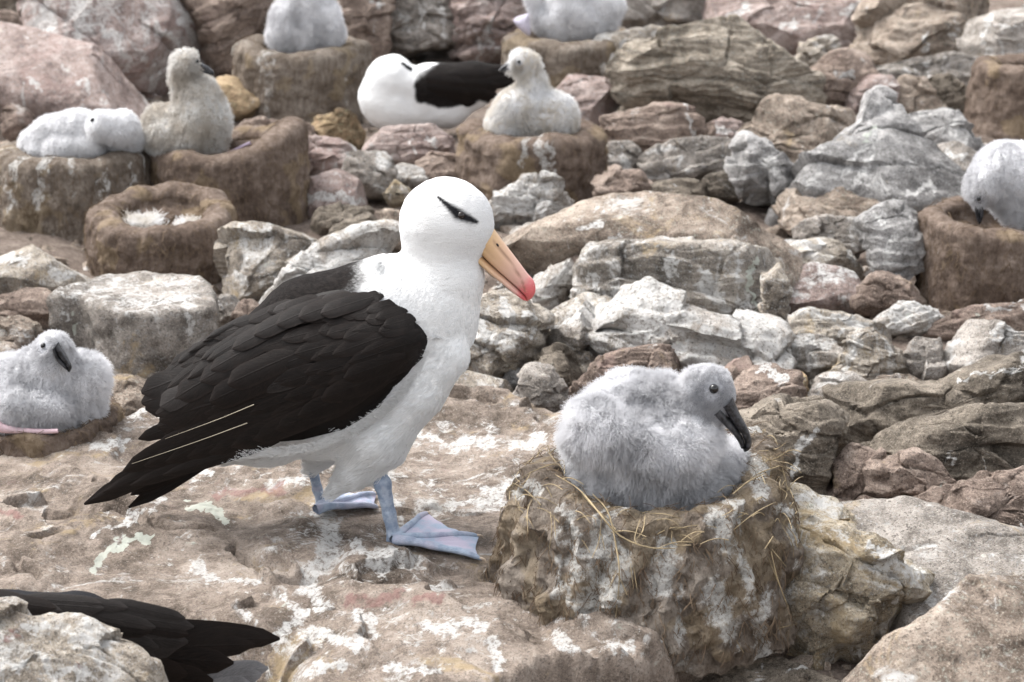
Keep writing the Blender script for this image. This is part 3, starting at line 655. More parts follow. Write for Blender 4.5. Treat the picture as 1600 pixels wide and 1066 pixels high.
([(1208,496),(1260,481),(1330,497),(1398,520),(1388,538),(1320,546),(1250,534),(1210,518)], 'pale', 'flat layered slab with a white top and run above the white backed boulder', dict(tilt=50, strata=4, name='rock_slab', stains=[(g_,6,[(1235,488),(1320,500),(1380,518)]),(g_,5,[(1320,505),(1305,530)])])),
([(1374,490),(1400,474),(1446,472),(1474,488),(1440,516),(1392,518)], 'white', 'oval rock with a clean white top below the feeding chick nest', dict(tilt=48, stains=[(g_,15,[(1395,490),(1440,482)])])),
([(1212,540),(1250,522),(1296,534),(1318,562),(1282,582),(1228,582)], 'white', 'white backed boulder under the flat layered slab', dict(tilt=55, stains=[(g_,12,[(1235,535),(1290,540)])])),
([(1302,584),(1330,530),(1360,514),(1386,534),(1428,560),(1424,586),(1370,596)], 'pale', 'knobbly cream boulder with a dark hollow beneath', dict(tilt=66, rough=1.5, stains=[(g_,9,[(1325,570),(1345,535)])])),
([(1410,560),(1430,532),(1475,534),(1482,576),(1440,596)], 'grey', 'dull grey rock between the cream boulder and the angular boulder', {}),
([(1474,580),(1498,530),(1525,504),(1562,515),(1650,530),(1650,592),(1560,604),(1488,602)], 'grey', 'angular grey boulder with a white left facet behind the dark ledge', dict(tilt=66, name='boulder', stains=[(g_,9,[(1482,570),(1497,542)]),(g_,6,[(1560,522),(1600,535)])])),
([(1436,512),(1520,486),(1650,474),(1650,514),(1500,522)], 'brown', 'long low brown rock behind the angular grey boulder', dict(tilt=45, stains=[(g_,3,[(1540,480),(1600,478)])])),
([(1222,612),(1236,580),(1258,582),(1264,630),(1240,650)], 'ochre', 'small yellow brown rock behind the nest rim of the grey chick', {}),
([(1252,632),(1288,580),(1340,580),(1374,612),(1330,652),(1262,652)], 'grey', 'streaky grey rock in front of the knobbly cream boulder', dict(tilt=55)),
([(1352,606),(1390,586),(1446,590),(1452,612),(1380,624)], 'tan', 'flat tan stone at the back of the long dark ledge', dict(tilt=40)),
([(1296,634),(1340,611),(1450,603),(1530,586),(1660,566),(1660,650),(1560,655),(1500,672),(1420,680),(1380,712),(1322,712),(1298,680)], 'dark', 'long dark olive ledge with a pale top edge and deep shade below', dict(tilt=72, name='rock_ledge', thick=.35, stains=[(g_,3,[(1500,592),(1600,572)])])),
([(1356,712),(1388,682),(1430,660),(1540,650),(1660,630),(1660,768),(1520,774),(1480,752),(1400,735)], 'dark', 'thick brown ledge with cracks in front of the long dark ledge', dict(tilt=66, name='rock_ledge', stains=[(g_,4,[(1488,708),(1480,732)]),(g_,3,[(1545,710),(1540,740)])])),
([(1164,662),(1210,641),(1290,634),(1320,660),(1316,722),(1308,778),(1250,778),(1210,765),(1172,750)], 'dark', 'dark rock with a bright guano run behind the nest of the grey chick', dict(tilt=74, name='boulder', stains=[(g_,7,[(1262,680),(1245,705),(1232,750)]),(g_,5,[(1278,668),(1262,682)]),(g_,8,[(1200,705),(1204,715)])])),
([(1304,728),(1334,697),(1370,714),(1364,754),(1332,788),(1306,778)], 'brown', 'upright brown rock between the guano run rock and the cracked boulder', dict(tilt=70)),
([(1356,736),(1398,700),(1450,720),(1494,750),(1492,778),(1442,798),(1400,800),(1368,776)], 'brown', 'cracked brown boulder leaning towards the flat grey slab', dict(tilt=64, name='boulder', strata=2.5, sdir=(.7, 1, 0))),
([(1334,800),(1352,778),(1390,784),(1400,810),(1350,816)], 'brown', 'small reddish rock in the gap under the cracked boulder', {}),
([(1380,815),(1430,780),(1460,767),(1492,790),(1466,826)], 'brown', 'low pointed reddish rock in front of the cracked boulder', dict(tilt=50)),
([(1444,826),(1500,776),(1530,750),(1660,744),(1660,874),(1560,862),(1510,845)], 'brown', 'big pinkish brown rock overhanging the flat grey slab', dict(tilt=50, name='boulder', strata=3, sdir=(.2, 1, 0), stains=[(g_,5,[(1590,815),(1600,830)])])),
([(1325,816),(1420,806),(1520,838),(1600,858),(1680,868),(1680,985),(1500,990),(1440,990),(1380,915)], 'grey', 'flat grey slab beside the yellow lichen rock', dict(tilt=14, name='rock_slab', thick=.2, facets=3, z=-.045, row=985, stains=[(g_,8,[(1455,930),(1462,945)]),(g_,4,[(1510,920),(1495,945)]),(g_,5,[(1430,860),(1460,850)])])),
([(1205,775),(1240,758),(1292,768),(1332,790),(1346,830),(1382,850),(1437,885),(1442,962),(1410,994),(1340,1010),(1280,1040),(1225,1010)], 'yell', 'rough yellow lichen rock with white crest against the main nest', dict(tilt=50, name='boulder', z=-.09, rough=1.7, strata=2.5, stains=[(g_,22,[(1385,880),(1425,895)]),(g_,14,[(1235,775),(1290,785)]),(g_,8,[(1360,850),(1400,870)]),(g_,7,[(1395,945),(1405,935)])])),
([(1322,1062),(1440,995),(1500,935),(1560,905),(1680,860),(1680,1160),(1322,1160)], 'tan', 'large smooth brown rock close to the camera at the bottom corner', dict(tilt=30, name='boulder', z=.02, row=1160, facets=4, thick=.3)),
([(-80,945),(35,950),(58,975),(90,972),(150,986),(215,1020),(238,1062),(262,1120),(-80,1120)], 'pale', 'pale blurred rock in front of the lying bird wing', dict(tilt=38, name='boulder', z=.08, row=1120, facets=4, stains=[(g_,12,[(45,980),(75,975)]),(g_,12,[(120,1000),(170,1010)]),(g_,10,[(90,1050),(140,1050)]),(g_,8,[(45,1035),(20,1040)]),(rd,5,[(0,995),(30,992)]),(rd,4,[(118,1042),(130,1046)])])),
([(860,1062),(910,1036),(985,1040),(1030,1070),(1010,1110),(880,1110)], 'brown', 'low brown stone under the overhanging lip of the ledge', dict(tilt=40, z=-.13)),
([(1060,1060),(1120,1030),(1230,1030),(1330,1040),(1360,1080),(1200,1120),(1060,1110)], 'dark', 'dark crusted rock at the foot of the main nest', dict(tilt=30, z=-.13, rough=1.6, stains=[(g_,4,[(1235,1045),(1330,1030)]),(g_,4,[(1185,1040),(1186,1066)])])),
([(738,338),(760,312),(790,290),(850,284),(890,300),(912,326),(860,346)], 'white', 'crumbly guano covered heap at the foot of the muddy chick nest', dict(tilt=40, rough=2., stains=[(g_,20,[(790,305),(850,300)]),(g_,12,[(800,325),(870,322)])])),
]
for i, (poly, mat, label, kw) in enumerate(RK):
    rock(poly, mat, label, **kw)

# flat topped block beside the chick with the pink foot
def block(top, base_row, mat, label, stains=None, inc=0., name='rock_block'):
    top = np.asarray(top, float); pf = top[np.argmax(top[:, 1])]
    y0 = G(pf[0], base_row, GZ)[1]; zt = VY(pf[0], pf[1], y0)[2]
    W = []
    for p in top:
        r = ray(*p); nrm = np.array([0, -math.sin(inc), math.cos(inc)]); B = np.array([0, y0, zt]); W.append(C0 + r * (((B - C0) @ nrm) / (r @ nrm)))
    W = np.array(W); c = W.mean(0); na = 150; th = np.linspace(-np.pi, np.pi, na, endpoint=False)
    q = smooth_path(np.vstack([W, W[:1]])[:, :2], 400) - c[:2]
    an = np.arctan2(q[:, 1], q[:, 0]); o = np.argsort(an); rr = np.interp(th, np.concatenate([an[o] - 2 * np.pi, an[o], an[o] + 2 * np.pi]), np.tile(np.hypot(*q.T)[o], 3))
    prof = [(f, 0) for f in np.linspace(.02, .95, 30)] + [(.985, -.004), (1.0, -.013)] + [(1.0 - .03 * k, -.013 - (zt - GZ + .06) * k) for k in np.linspace(.03, 1, 32)]
    V = np.array([[c[0] + rr[i] * f * math.cos(t), c[1] + rr[i] * f * math.sin(t), c[2] + math.tan(inc) * rr[i] * f * math.sin(t) + z] for i, t in enumerate(th) for f, z in prof])
    F = grid_faces(na, len(prof), True); Nv = vnorm(V, F)
    if Nv[5, 2] < 0: F = F[:, ::-1]; Nv = -Nv
    d = .010 * fbm(V * 7 + 4, 4) + .004 * fbm(V * 35, 3)
    V = V + Nv * d[:, None]
    F = F.tolist() + [[i * len(prof) for i in range(na)]]
    at = apply_stains(project(V), stains, 3) if stains else {}
    return tag(mk(name, V, F, M[mat], attrs=at, origin=(c[0], c[1], GZ)), label, 'rock')
block([(75,462),(118,440),(150,431),(190,424),(250,428),(310,432),(336,456),(325,480),(225,489),(160,482),(130,466)], 588, 'grey', 'flat topped stone block with pale cap beside the empty mud nest',
      [('g', 26, [(110, 458), (200, 446), (300, 450)], .5), ('g', 20, [(180, 472), (310, 472)], .5), ('g', 5, [(96, 478), (102, 505)]), ('pg', 3, [(108, 480), (112, 520)]), ('g', 7, [(295, 500), (298, 515)])])

# ------------------------------------------------------------------ the big ledge under the standing adult
SLABPX = [(-90,722),(60,690),(140,666),(195,640),(250,622),(330,606),(450,598),(560,600),(690,606),(740,606),(800,616),(850,632),(900,655),(1000,690),(1130,730),(1262,800),(1290,900),(1180,955),(1062,978),(1046,1004),(960,1024),(880,1036),(800,1052),(650,1085),(300,1125),(-120,1125)]
def build_slab():
    poly = np.array([G(x, y, 0)[:2] for x, y in SLABPX]); lo, hi = poly.min(0) - .1, poly.max(0) + .1
    st = .0042; X = np.arange(max(lo[0], -1.05), hi[0], st); Y = np.arange(lo[1], hi[1], st)
    gx, gy = np.meshgrid(X, Y, indexing='ij'); P = np.stack([gx.ravel(), gy.ravel(), np.zeros(gx.size)], 1)
    sdv = poly_sd(P[:, :2], poly) + .020 * fbm(P * 9, 4) + .008 * fbm(P * 38, 3)
    Q = project(P)
    z = .014 * fbm(P * 2.6 + 2, 3) + .0028 * fbm(P * 22, 4)
    # thin layers breaking off in steps, running with the bedding
    u = P @ np.array([.35, 1., 0]); bed = u * 6 + 1.9 * fbm(P * np.array([2.2, 3.4, 1]), 4); fr = bed - np.floor(bed)
    z += .022 * (sst(0, .88, fr) - sst(.88, .95, fr)) * sst(-.3, .25, fbm(P * 2.7 + 31, 2)) - .008
    bed = u * 19 + 1.4 * fbm(P * np.array([4, 7, 1]) + 8, 3); fr = bed - np.floor(bed); z += .0065 * (sst(0, .8, fr) - sst(.8, .95, fr)) * sst(-.2, .3, fbm(P * 5 + 3, 2))
    z += .0022 * ridged(P * 14, 3) + .0014 * fbm(P * 70, 2)
    J = Q + np.stack([fbm(P * 12, 3), fbm(P * 12 + 9, 3)], 1) * 12
    for w, dp, pl in [(7, .016, [(75,792),(180,800),(235,822),(330,832)]), (9, .022, [(360,850),(385,880),(440,892),(475,908)]), (6, .012, [(150,745),(190,790),(250,815)]),
                      (6, .014, [(20,880),(60,905)]), (5, .012, [(545,800),(640,795),(760,792)]), (9, .02, [(640,895),(660,875),(720,880),(770,900)]), (6, .012, [(470,905),(560,925),(640,915)])]:
        z -= dp * sst(w, w * .2, seg_dist(J, pl))
    z += .018 * sst(60, 10, seg_dist(Q, [(430,858),(480,850)])) + .014 * sst(70, 10, seg_dist(Q, [(170,800),(300,815)])) + .02 * sst(50, 8, seg_dist(Q, [(560, 880), (640, 880)]))
    z += .03 * sst(60, 10, seg_dist(Q, [(900,965),(1010,985)])) + .012 * sst(90, 20, seg_dist(Q, [(560,960),(760,985)]))
    z -= .13 * sst(-.05, .06, poly_sd(P[:, :2], np.array([G(x, y, 0)[:2] for x, y in [(-140,945),(80,938),(250,955),(330,985),(430,1020),(450,1160),(-140,1160)]])))
    for fx, fy in ((690, 850), (545, 797)):   # worn level where the feet stand
        m = sst(95, 45, np.hypot(Q[:, 0] - fx, (Q[:, 1] - fy) * 2)); z = z * (1 - m) - .001 * m
    z -= .30 * sst(.012, -.055, sdv) ** 1.4
    keep = (sdv > -.085)
    P[:, 2] = z
    F = grid_faces(len(X), len(Y)); F = F[keep[F].all(1)]
    used = np.unique(F); mp = -np.ones(len(P), int); mp[used] = np.arange(len(used)); F = mp[F]; P = P[used]
    stn = [('g',70,[(480,830),(560,870),(640,880)],.36),('g',70,[(430,1000),(600,980),(760,990)],.34),('g',55,[(690,690),(860,690)],.36),('g',40,[(560,770),(780,770)],.34),('g',50,[(60,700),(250,640)],.34),('g',55,[(880,965),(1000,1000)],.36),('g',45,[(300,740),(420,730)],.34),('g',50,[(640,650),(760,640)],.26),('g',60,[(260,880),(400,900)],.24),
           ('g',24,[(505,800),(520,840),(505,880)]),('g',16,[(500,880),(478,912),(500,945)]),('g',18,[(590,862),(650,880)]),('g',12,[(560,850),(600,890)]),('g',10,[(445,935),(470,960),(430,1000)]),
           ('g',16,[(480,985),(560,1010)]),('g',12,[(660,985),(750,975)]),('g',11,[(560,955),(590,990)]),('g',18,[(878,995),(888,1010)]),('g',13,[(960,1012),(985,1010)]),('g',9,[(770,1000),(778,1040)]),
           ('g',12,[(700,700),(760,690)]),('g',10,[(800,696),(850,690)]),('g',12,[(760,770),(800,755)]),('g',8,[(650,675),(690,690)]),('g',9,[(420,760),(470,748)]),('g',7,[(270,745),(330,740)]),
           ('g',9,[(150,700),(200,690)]),('g',8,[(205,650),(250,628)]),('g',8,[(700,790),(790,780)]),('g',5,[(400,975),(385,960)]),('g',8,[(820,950),(870,930)]),('g',9,[(610,1040),(680,1050)]),('g',7,[(330,905),(400,905)]),
           ('g',5,[(255,782),(220,800),(150,835)]),('g',8,[(300,880),(335,900)]),('g',9,[(540,1040),(470,1050)]),
           ('pg',10,[(148,888),(165,862),(195,848),(236,838)]),('pg',10,[(300,792),(340,798),(350,812)]),
           ('red',9,[(330,775),(370,768),(440,765)]),('red',12,[(545,938),(590,940),(620,932)]),('red',8,[(640,938),(690,932)]),('red',8,[(0,800),(28,802)]),('red',5,[(560,750),(590,748)])]
    at = apply_stains(project(P), stn, 1)
    o = mk('rock_ledge', P, F, M['slab'], attrs=at, origin=G(600, 850, 0), sharp=40)
    tag(o, 'wide brown rock ledge with white and red stains under the standing adult', 'rock')
build_slab()

# ------------------------------------------------------------------ loose rubble filling the gaps
def build_rubble():
    rs = np.random.RandomState(4); ico = []
    t = (1 + 5 ** .5) / 2
    base = np.array([(-1,t,0),(1,t,0),(-1,-t,0),(1,-t,0),(0,-1,t),(0,1,t),(0,-1,-t),(0,1,-t),(t,0,-1),(t,0,1),(-t,0,-1),(-t,0,1)], float); base /= np.linalg.norm(base[0])
    fs = [(0,11,5),(0,5,1),(0,1,7),(0,7,10),(0,10,11),(1,5,9),(5,11,4),(11,10,2),(10,7,6),(7,1,8),(3,9,4),(3,4,2),(3,2,6),(3,6,8),(3,8,9),(4,9,5),(2,4,11),(6,2,10),(8,6,7),(9,8,1)]
    Vv, Ff, gg = [], [], []
    for i in range(5500):
        px = rs.uniform(-300, 1900); py = rs.uniform(-60, 640) if i < 4700 else rs.uniform(640, 1100)
        if py > 640 and px < 1180: continue
        c = G(px, py, GZ - .045); s = rs.uniform(.008, .028) * (1.5 if rs.rand() < .2 else 1)
        v = base * (1 + rs.normal(size=(12, 1)) * .2) * s * rs.uniform(.6, 1.4, 3)
        for _ in range(2):
            d = rs.normal(size=3); d /= np.linalg.norm(d); h = v @ d; v = v - np.maximum(0, h - h.max() * .5)[:, None] * d
        Ff += [tuple(k + 12 * len(Vv) for k in f) for f in fs]; Vv.append(v + c); gg += [rs.rand() < .2] * 12
    o = mk('rubble', np.vstack(Vv), Ff, M['tan'], attrs={'g': np.array(gg) * .5}, smooth=False)
    tag(o, 'small broken stones scattered in the gaps between the rocks', 'rubble', kind='stuff')
build_rubble()

# ------------------------------------------------------------------ mud nests
NEST = {}
def nest(key, cx, row, hw_top, hw_bot, h_px, label, mat='mud', z=GZ, bowl=.5, rim=.2, seed=1, lump=1., na=120, nz=44, dr=.5, rimvar=None, ylw=.25, fib=1500, flare=0., stains=None, pw=.8):
    B = G(cx, row, z); f = (B - C0)[1] * CP - (B - C0)[2] * SP; s = FPX / f
    rt, rb, h = hw_top / s, hw_bot / s, h_px / s / math.cos(PITCH)
    prof = []                                              # (radius factor of rt, height)
    for k in np.linspace(0, 1, nz): prof.append((rb + (rt - rb) * k ** pw + flare * rt * math.sin(k * math.pi), -.05 + (h + .05) * k, k))
    rw = rim * rt
    for a in np.linspace(.1, 1, 10): prof.append((rt - rw * .5 + rw * .5 * math.cos(a * math.pi), h + rw * .35 * math.sin(a * math.pi), 1.))
    for k in np.linspace(.05, 1, 22): prof.append(((rt - rw) * math.cos(k * math.pi / 2) ** .75 + .002, h - bowl * rt * math.sin(k * math.pi / 2) ** .9, 1.))
    th = np.linspace(0, 2 * np.pi, na, endpoint=False); n = len(prof)
    T = np.repeat(th, n); rr = np.tile([p[0] for p in prof], na); zz = np.tile([p[1] for p in prof], na); kk = np.tile([p[2] for p in prof], na)
    U = np.stack([np.cos(T), np.sin(T), np.zeros_like(T)], 1)
    q = np.stack([U[:, 0] * 1.5, U[:, 1] * 1.5, zz / rt], 1) + seed * 3.7
    ang = .10 * fbm(q * np.array([1, 1, .4]), 3)
    groove = fbm(np.stack([U[:, 0] * 4.5, U[:, 1] * 4.5, zz / rt * .8], 1) + seed, 4)
    rr2 = rr * (1 + lump * (1 if na > 200 else .7) * (ang + (.065 if na > 200 else .028) * groove * (kk < 1.01) + .05 * fbm(q * 3, 4)))
    zt = sst(.35, 1., kk) * (rt * (.09 if na > 200 else .055) * fbm(np.stack([U[:, 0] * 1.6, U[:, 1] * 1.6, np.zeros_like(T)], 1) + seed * 9, 3))
    if rimvar: 
        for a0, wd_, am in rimvar: zt += sst(.3, 1, kk) * am * rt * np.exp(-((np.angle(np.exp(1j * (T - R(a0))))) / R(wd_)) ** 2)
    P = np.stack([B[0] + rr2 * U[:, 0], B[1] + rr2 * U[:, 1], B[2] + zz + zt], 1)
    P += (.010 if na > 200 else .006) * lump * np.stack([fbm(P * 26 + 3, 3), fbm(P * 26 + 13, 3), .7 * fbm(P * 26 + 23, 3)], 1)
    F = grid_faces(na, n, True); Nv = vnorm(P, F); 
    if (Nv[nz // 2] @ np.array([1, 0, 0])) < 0: F = F[:, ::-1]; Nv = -Nv
    # guano runs from the rim down
    dm = fbm(np.stack([U[:, 0] * 5, U[:, 1] * 5, zz / rt * .55], 1) + seed * 5, 4)
    gd = sst(.35 - .45 * dr, .75 - .45 * dr, dm + .25 * fbm(P * 30, 3)) * (kk <= 1) * .75 * min(1, dr * 2.2) * sst(0, .25, kk + .1)
    yl = sst(.6 - ylw, 1. - ylw, fbm(P * 9 + seed, 3) + .3)
    if stains: 
        a = apply_stains(project(P), stains, seed); front = U[:, 1] < .25; gd = np.maximum(gd, a['g'] * front)
    e = empty('mud_nest', B); tag(e, label, 'nest', 'mud nests of the colony')
    mk('mound', P, F, M[mat], e, attrs={'g': gd, 'y': yl * .8})
    if fib:
        rs = np.random.RandomState(seed); I = rs.randint(0, len(P), fib * 3); I = I[(kk[I] > .12)][:fib]
        p0 = P[I] + Nv[I] * .001; tg = np.cross(Nv[I], rs.normal(size=(len(I), 3))); tg[:, 2] -= 1.5 * np.linalg.norm(tg, axis=1) * (kk[I] < 1)
        tg /= np.linalg.norm(tg, axis=1)[:, None]; L = rs.uniform(.008, .030, (len(I), 1)) * (1 if na > 150 else .9)
        tt = np.linspace(0, 1, 4)[None, :, None]
        cv = p0[:, None] + tg[:, None] * (L * 1.)[:, None] * tt + Nv[I][:, None] * (L * .10)[:, None] * np.sin(tt * 2.6) + rs.normal(size=(len(I), 4, 3)) * .0006
        fo = hair('fibres', cv, M['fibre'], e, .0006, .0003); fo['kind'] = 'stuff'
    NEST[key] = dict(e=e, B=B, s=s, rt=rt, h=h, P=P)
    return e
nest('main', 1020, 905, 198, 238, 146, 'tall mud nest with straw and white runs holding the large grey chick', z=.0, seed=3, na=300, nz=90, dr=.56, ylw=.42, fib=3200, bowl=.42, rim=.30, flare=.0, pw=2.3, lump=1.15,
     stains=[('g',16,[(1180,720),(1190,780)]),('g',12,[(880,790),(895,830)]),('g',9,[(893,850),(893,905)]),('g',22,[(940,850),(945,920)]),('g',24,[(1040,850),(1035,920)]),('g',20,[(1120,800),(1140,860)]),('g',26,[(1110,920),(1140,985)]),('g',12,[(1205,930),(1190,960),(1188,1030)]),('g',10,[(1225,790),(1240,840)]),('g',18,[(815,770),(830,760)])],
     rimvar=[(195, 40, .10), (10, 45, .20), (265, 30, -.03)])
nest('left', 62, 690, 128, 150, 40, 'low brown mud nest under the chick with the pink foot', z=-.03, seed=5, mat='mudb', dr=.1, fib=1400, bowl=.3)
nest('white', 118, 325, 120, 128, 80, 'broad mud nest with pale drips under the sleeping white chick', seed=8, dr=.4, lump=.9, pw=1.6, fib=1600, na=170, nz=60, bowl=.14, rim=.4, stains=[('g',4,[(200,250),(212,300)]),('g',3,[(150,280),(156,320)]),('g',8,[(60,300),(58,325)]),('g',4,[(10,280),(14,330)])])
nest('muddy', 360, 318, 122, 124, 78, 'plain brown mud nest under the upright muddy chick', seed=12, lump=.9, pw=1.4, mat='mudb', dr=.0, fib=1600, na=170, nz=60, bowl=.16, rim=.4, rimvar=[(-20, 45, .26), (20, 40, .1)])
nest('empty', 256, 405, 118, 108, 66, 'empty brown mud nest with tufts of white down in its bowl', seed=17, mat='mudb', dr=.0, fib=1600, na=170, nz=60, bowl=.2, rim=.42, flare=.06, rimvar=[(90, 55, .12), (270, 60, -.08)])
nest('tall', 474, 160, 104, 104, 78, 'tall grey brown nest under the chick cut off by the top of the picture', seed=21, lump=1., dr=.3, fib=900, bowl=.14, rim=.4)
nest('neck', 830, 285, 112, 118, 70, 'wide mud nest with white splashes under the neck stretched chick', seed=26, mat='mudb', dr=.12, fib=900, bowl=.12, rim=.45, lump=1.3, stains=[('g',7,[(826,222),(818,245),(820,275)]),('g',9,[(850,216),(846,240),(852,278)]),('g',6,[(862,230),(866,275)])])
nest('wing', 893, 118, 104, 104, 52, 'ochre stained nest under the chick with hanging wings', seed=31, dr=.1, ylw=.45, fib=700, bowl=.12, rim=.4)
nest('feed', 1566, 440, 132, 130, 92, 'big reddish brown nest holding the chick with lowered head', seed=36, lump=.8, mat='mudb', dr=.16, fib=1600, na=170, nz=60, bowl=.3, rim=.3)
nest('mound', 1592, 186, 76, 92, 76, 'bare reddish brown nest mound under the white drip rock', seed=41, mat='mudb', dr=.0, fib=400, bowl=.2, rim=.5)

# loose straws on the main nest, each a part of it
def straws():
    N = NEST['main']; e, B, P = N['e'], N['B'], N['P']; rs = np.random.RandomState(9)
    def lay(px, py):                       # the front surface of the nest at a pixel
        q = PJ; d = np.hypot(q[:, 0] - px, q[:, 1] - py); ok = d < 9
        if not ok.any(): return VY(px, py, B[1] - .22)
        I = np.where(ok)[0]; i = I[np.argmin(P[I, 1])]
        return VY(px, py, P[i, 1] - .006)
    PJ = project(P)
    lines = [([(868,742),(905,765),(935,800),(965,835),(1010,855),(1055,857)], 2.2), ([(905,765),(925,790),(950,812),(962,828)], 1.8), ([(926,772),(950,800),(962,850),(968,900),(962,965)], 2.0),
             ([(940,808),(936,845),(925,872)], 1.2), ([(940,835),(945,860)], 1.2), ([(962,895),(952,920)], 1.2), ([(965,895),(980,930)], 1.3), ([(1000,812),(992,840),(995,850)], 1.4),
             ([(1008,806),(1004,830),(992,845)], 1.2), ([(1050,830),(1052,850),(1080,852)], 1.2), ([(1080,842),(1100,830)], 1.1), ([(800,760),(830,738),(868,725),(880,735)], 1.3), ([(868,722),(880,720),(882,740)], 1.2),
             ([(1145,772),(1170,752),(1195,740)], 2.0), ([(1172,748),(1190,738),(1218,728)], 1.6), ([(1190,742),(1196,757)], 1.5), ([(1222,815),(1240,835),(1246,855)], 1.6), ([(1222,822),(1238,850),(1240,870)], 1.3),
             ([(1195,858),(1208,838)], 1.5), ([(1205,862),(1215,905),(1232,950)], 1.6), ([(1200,870),(1218,915),(1230,945)], 1.3), ([(1206,858),(1228,885)], 1.4), ([(860,800),(862,830),(858,860)], 1.0),
             ([(866,805),(868,840)], 1.0), ([(985,880),(990,920)], 1.0), ([(990,885),(996,925)], 1.0), ([(1215,982),(1245,975)], 1.0), ([(1150,1000),(1162,1020)], 1.0), ([(1236,700),(1215,715),(1190,722)], 1.4), ([(1230,690),(1212,702),(1185,705)], 1.2)]
    for k in range(16):
        a = rs.uniform(0, 2 * np.pi); x = 1015 + math.cos(a) * 205; y = 745 + math.sin(a) * 62
        if y < 700 and 880 < x < 1170: continue
        b = a + rs.uniform(.8, 2.2); L = rs.uniform(18, 50); lines.append(([(x, y), (x + L * .5 * math.cos(b) + rs.normal() * 4, y + L * .25 * math.sin(b)), (x + L * math.cos(b), y + L * .5 * math.sin(b))], rs.uniform(.8, 1.4)))
    for pl, r in lines:
        pts = smooth_path([lay(*p) for p in pl], 14); k = np.linspace(-1, 1, 14)
        V, F = tube(pts, (r / N['s']) * .62 * (1.05 - .5 * np.abs(k)), 6); mk('straw', V, F, M['straw'], e)
straws()
def lip():                                 # matted straw trodden into the lip
    N = NEST['main']; e, B, P = N['e'], N['B'], N['P']; rs = np.random.RandomState(19); n = 210
    zt = P[:, 2] - B[2]; rim_ = np.where(zt > N['h'] * .88)[0]; I = rim_[rs.randint(0, len(rim_), n)]; p0 = P[I]
    ra = (p0 - B)[:, :2]; ra /= np.linalg.norm(ra, axis=1)[:, None]; tg = np.stack([-ra[:, 1], ra[:, 0], 0 * ra[:, 0]], 1) * np.sign(rs.normal(size=(n, 1))) + rs.normal(size=(n, 3)) * .35
    tg[:, 2] -= rs.uniform(0, .7, n) * (rs.rand(n) < .4); L = rs.uniform(.012, .055, (n, 1)); t = np.linspace(0, 1, 6)[None, :, None]
    c = p0[:, None] + tg[:, None] * L[:, None] * t; c[..., 2] += .006 * np.sin(t[..., 0] * 3) + rs.uniform(-.002, .004, (n, 1)); c[..., :2] -= ra[:, None] * (L[:, None] ** 2 * t ** 2 * 2.2)
    o = hair('matted_straw', c, M['straw'], e, .0007, .0004); o['kind'] = 'stuff'
lip()
# ------------------------------------------------------------------ birds
def sample_surface(V, F, n, rs, keep=None):
    T = np.vstack([F[:, [0, 1, 2]], F[:, [0, 2, 3]]])
    a, b, c = V[T[:, 0]], V[T[:, 1]], V[T[:, 2]]
    nn = np.cross(b - a, c - a); ar = np.linalg.norm(nn, axis=1)
    if keep is not None: ar = ar * keep[T].min(1)
    i = rs.choice(len(T), n, p=ar / ar.sum()); u = rs.rand(n, 2); s = u.sum(1) > 1; u[s] = 1 - u[s]
    P = a[i] + u[:, :1] * (b - a)[i] + u[:, 1:] * (c - a)[i]
    VN = vnorm(V, F); T3 = T[i]; N = VN[T3[:, 0]] * (1 - u.sum(1))[:, None] + VN[T3[:, 1]] * u[:, :1] + VN[T3[:, 2]] * u[:, 1:]
    return P, N / (np.linalg.norm(N, axis=1)[:, None] + 1e-9)
def outward(V, F):
    c = V.mean(0); return F if (vnorm(V, F) * (V - c)).sum() > 0 else F[:, ::-1]

def down_strands(V, F, n, Lfun, rs, k=5, droop=.35, clump=.55, cs=16., spread=.35, flow=(0, 0, 0), curl=.12, keep=None):
    P, N = sample_surface(V, F, n, rs, keep)
    cl = np.stack([fbm(P / cs + 11 * i, 2) for i in range(3)], 1)
    D = N + clump * cl * 1.6 + rs.normal(size=P.shape) * spread + np.array(flow)
    D /= np.linalg.norm(D, axis=1)[:, None]
    bad = (D * N).sum(1) < .12; D[bad] = D[bad] + N[bad] * .5; D /= np.linalg.norm(D, axis=1)[:, None]
    L = Lfun(P) * rs.uniform(.55, 1.15, n)
    t = np.linspace(0, 1, k)
    S_ = P[:, None] + D[:, None] * (L[:, None] * t[None])[..., None]
    S_[..., 1] += droop * L[:, None] * t[None] ** 2
    S_ += rs.normal(size=S_.shape) * (curl * L[:, None] * t[None] ** 1.5)[..., None] * .6
    return S_

def loft_bill(path_top, path_bot, wid, dy0, n=28, m=14, flat_bottom=True):
    """a bill between an upper and a lower edge line; returns local points, faces, along-parameter"""
    T, B_ = smooth_path(path_top, n), smooth_path(path_bot, n); W = np.interp(np.linspace(0, 1, n), np.linspace(0, 1, len(wid)), wid)
    th = np.linspace(0, 2 * np.pi, m, endpoint=False); V = np.zeros((m, n, 3))
    for j, a in enumerate(th):
        c, s = math.cos(a), math.sin(a); hh = .5 + .5 * np.sign(c) * abs(c) ** .8
        V[j, :, :2] = B_ + (T - B_) * hh; V[j, :, 2] = dy0 + W * np.sign(s) * abs(s) ** .75 * (1 if c < 0 else 1 - .25 * c)
    F = grid_faces(m, n, True)
    return V.reshape(-1, 3), F, np.tile(np.linspace(0, 1, n), m)

def ball(c, r, n=12):
    th = np.linspace(0, 2 * np.pi, 2 * n, endpoint=False); ph = np.linspace(.02, np.pi - .02, n)
    V = np.array([[c[0] + r * math.sin(p) * math.cos(t), c[1] + r * math.cos(p), c[2] + r * math.sin(p) * math.sin(t)] for t in th for p in ph])
    return V, grid_faces(2 * n, n, True)

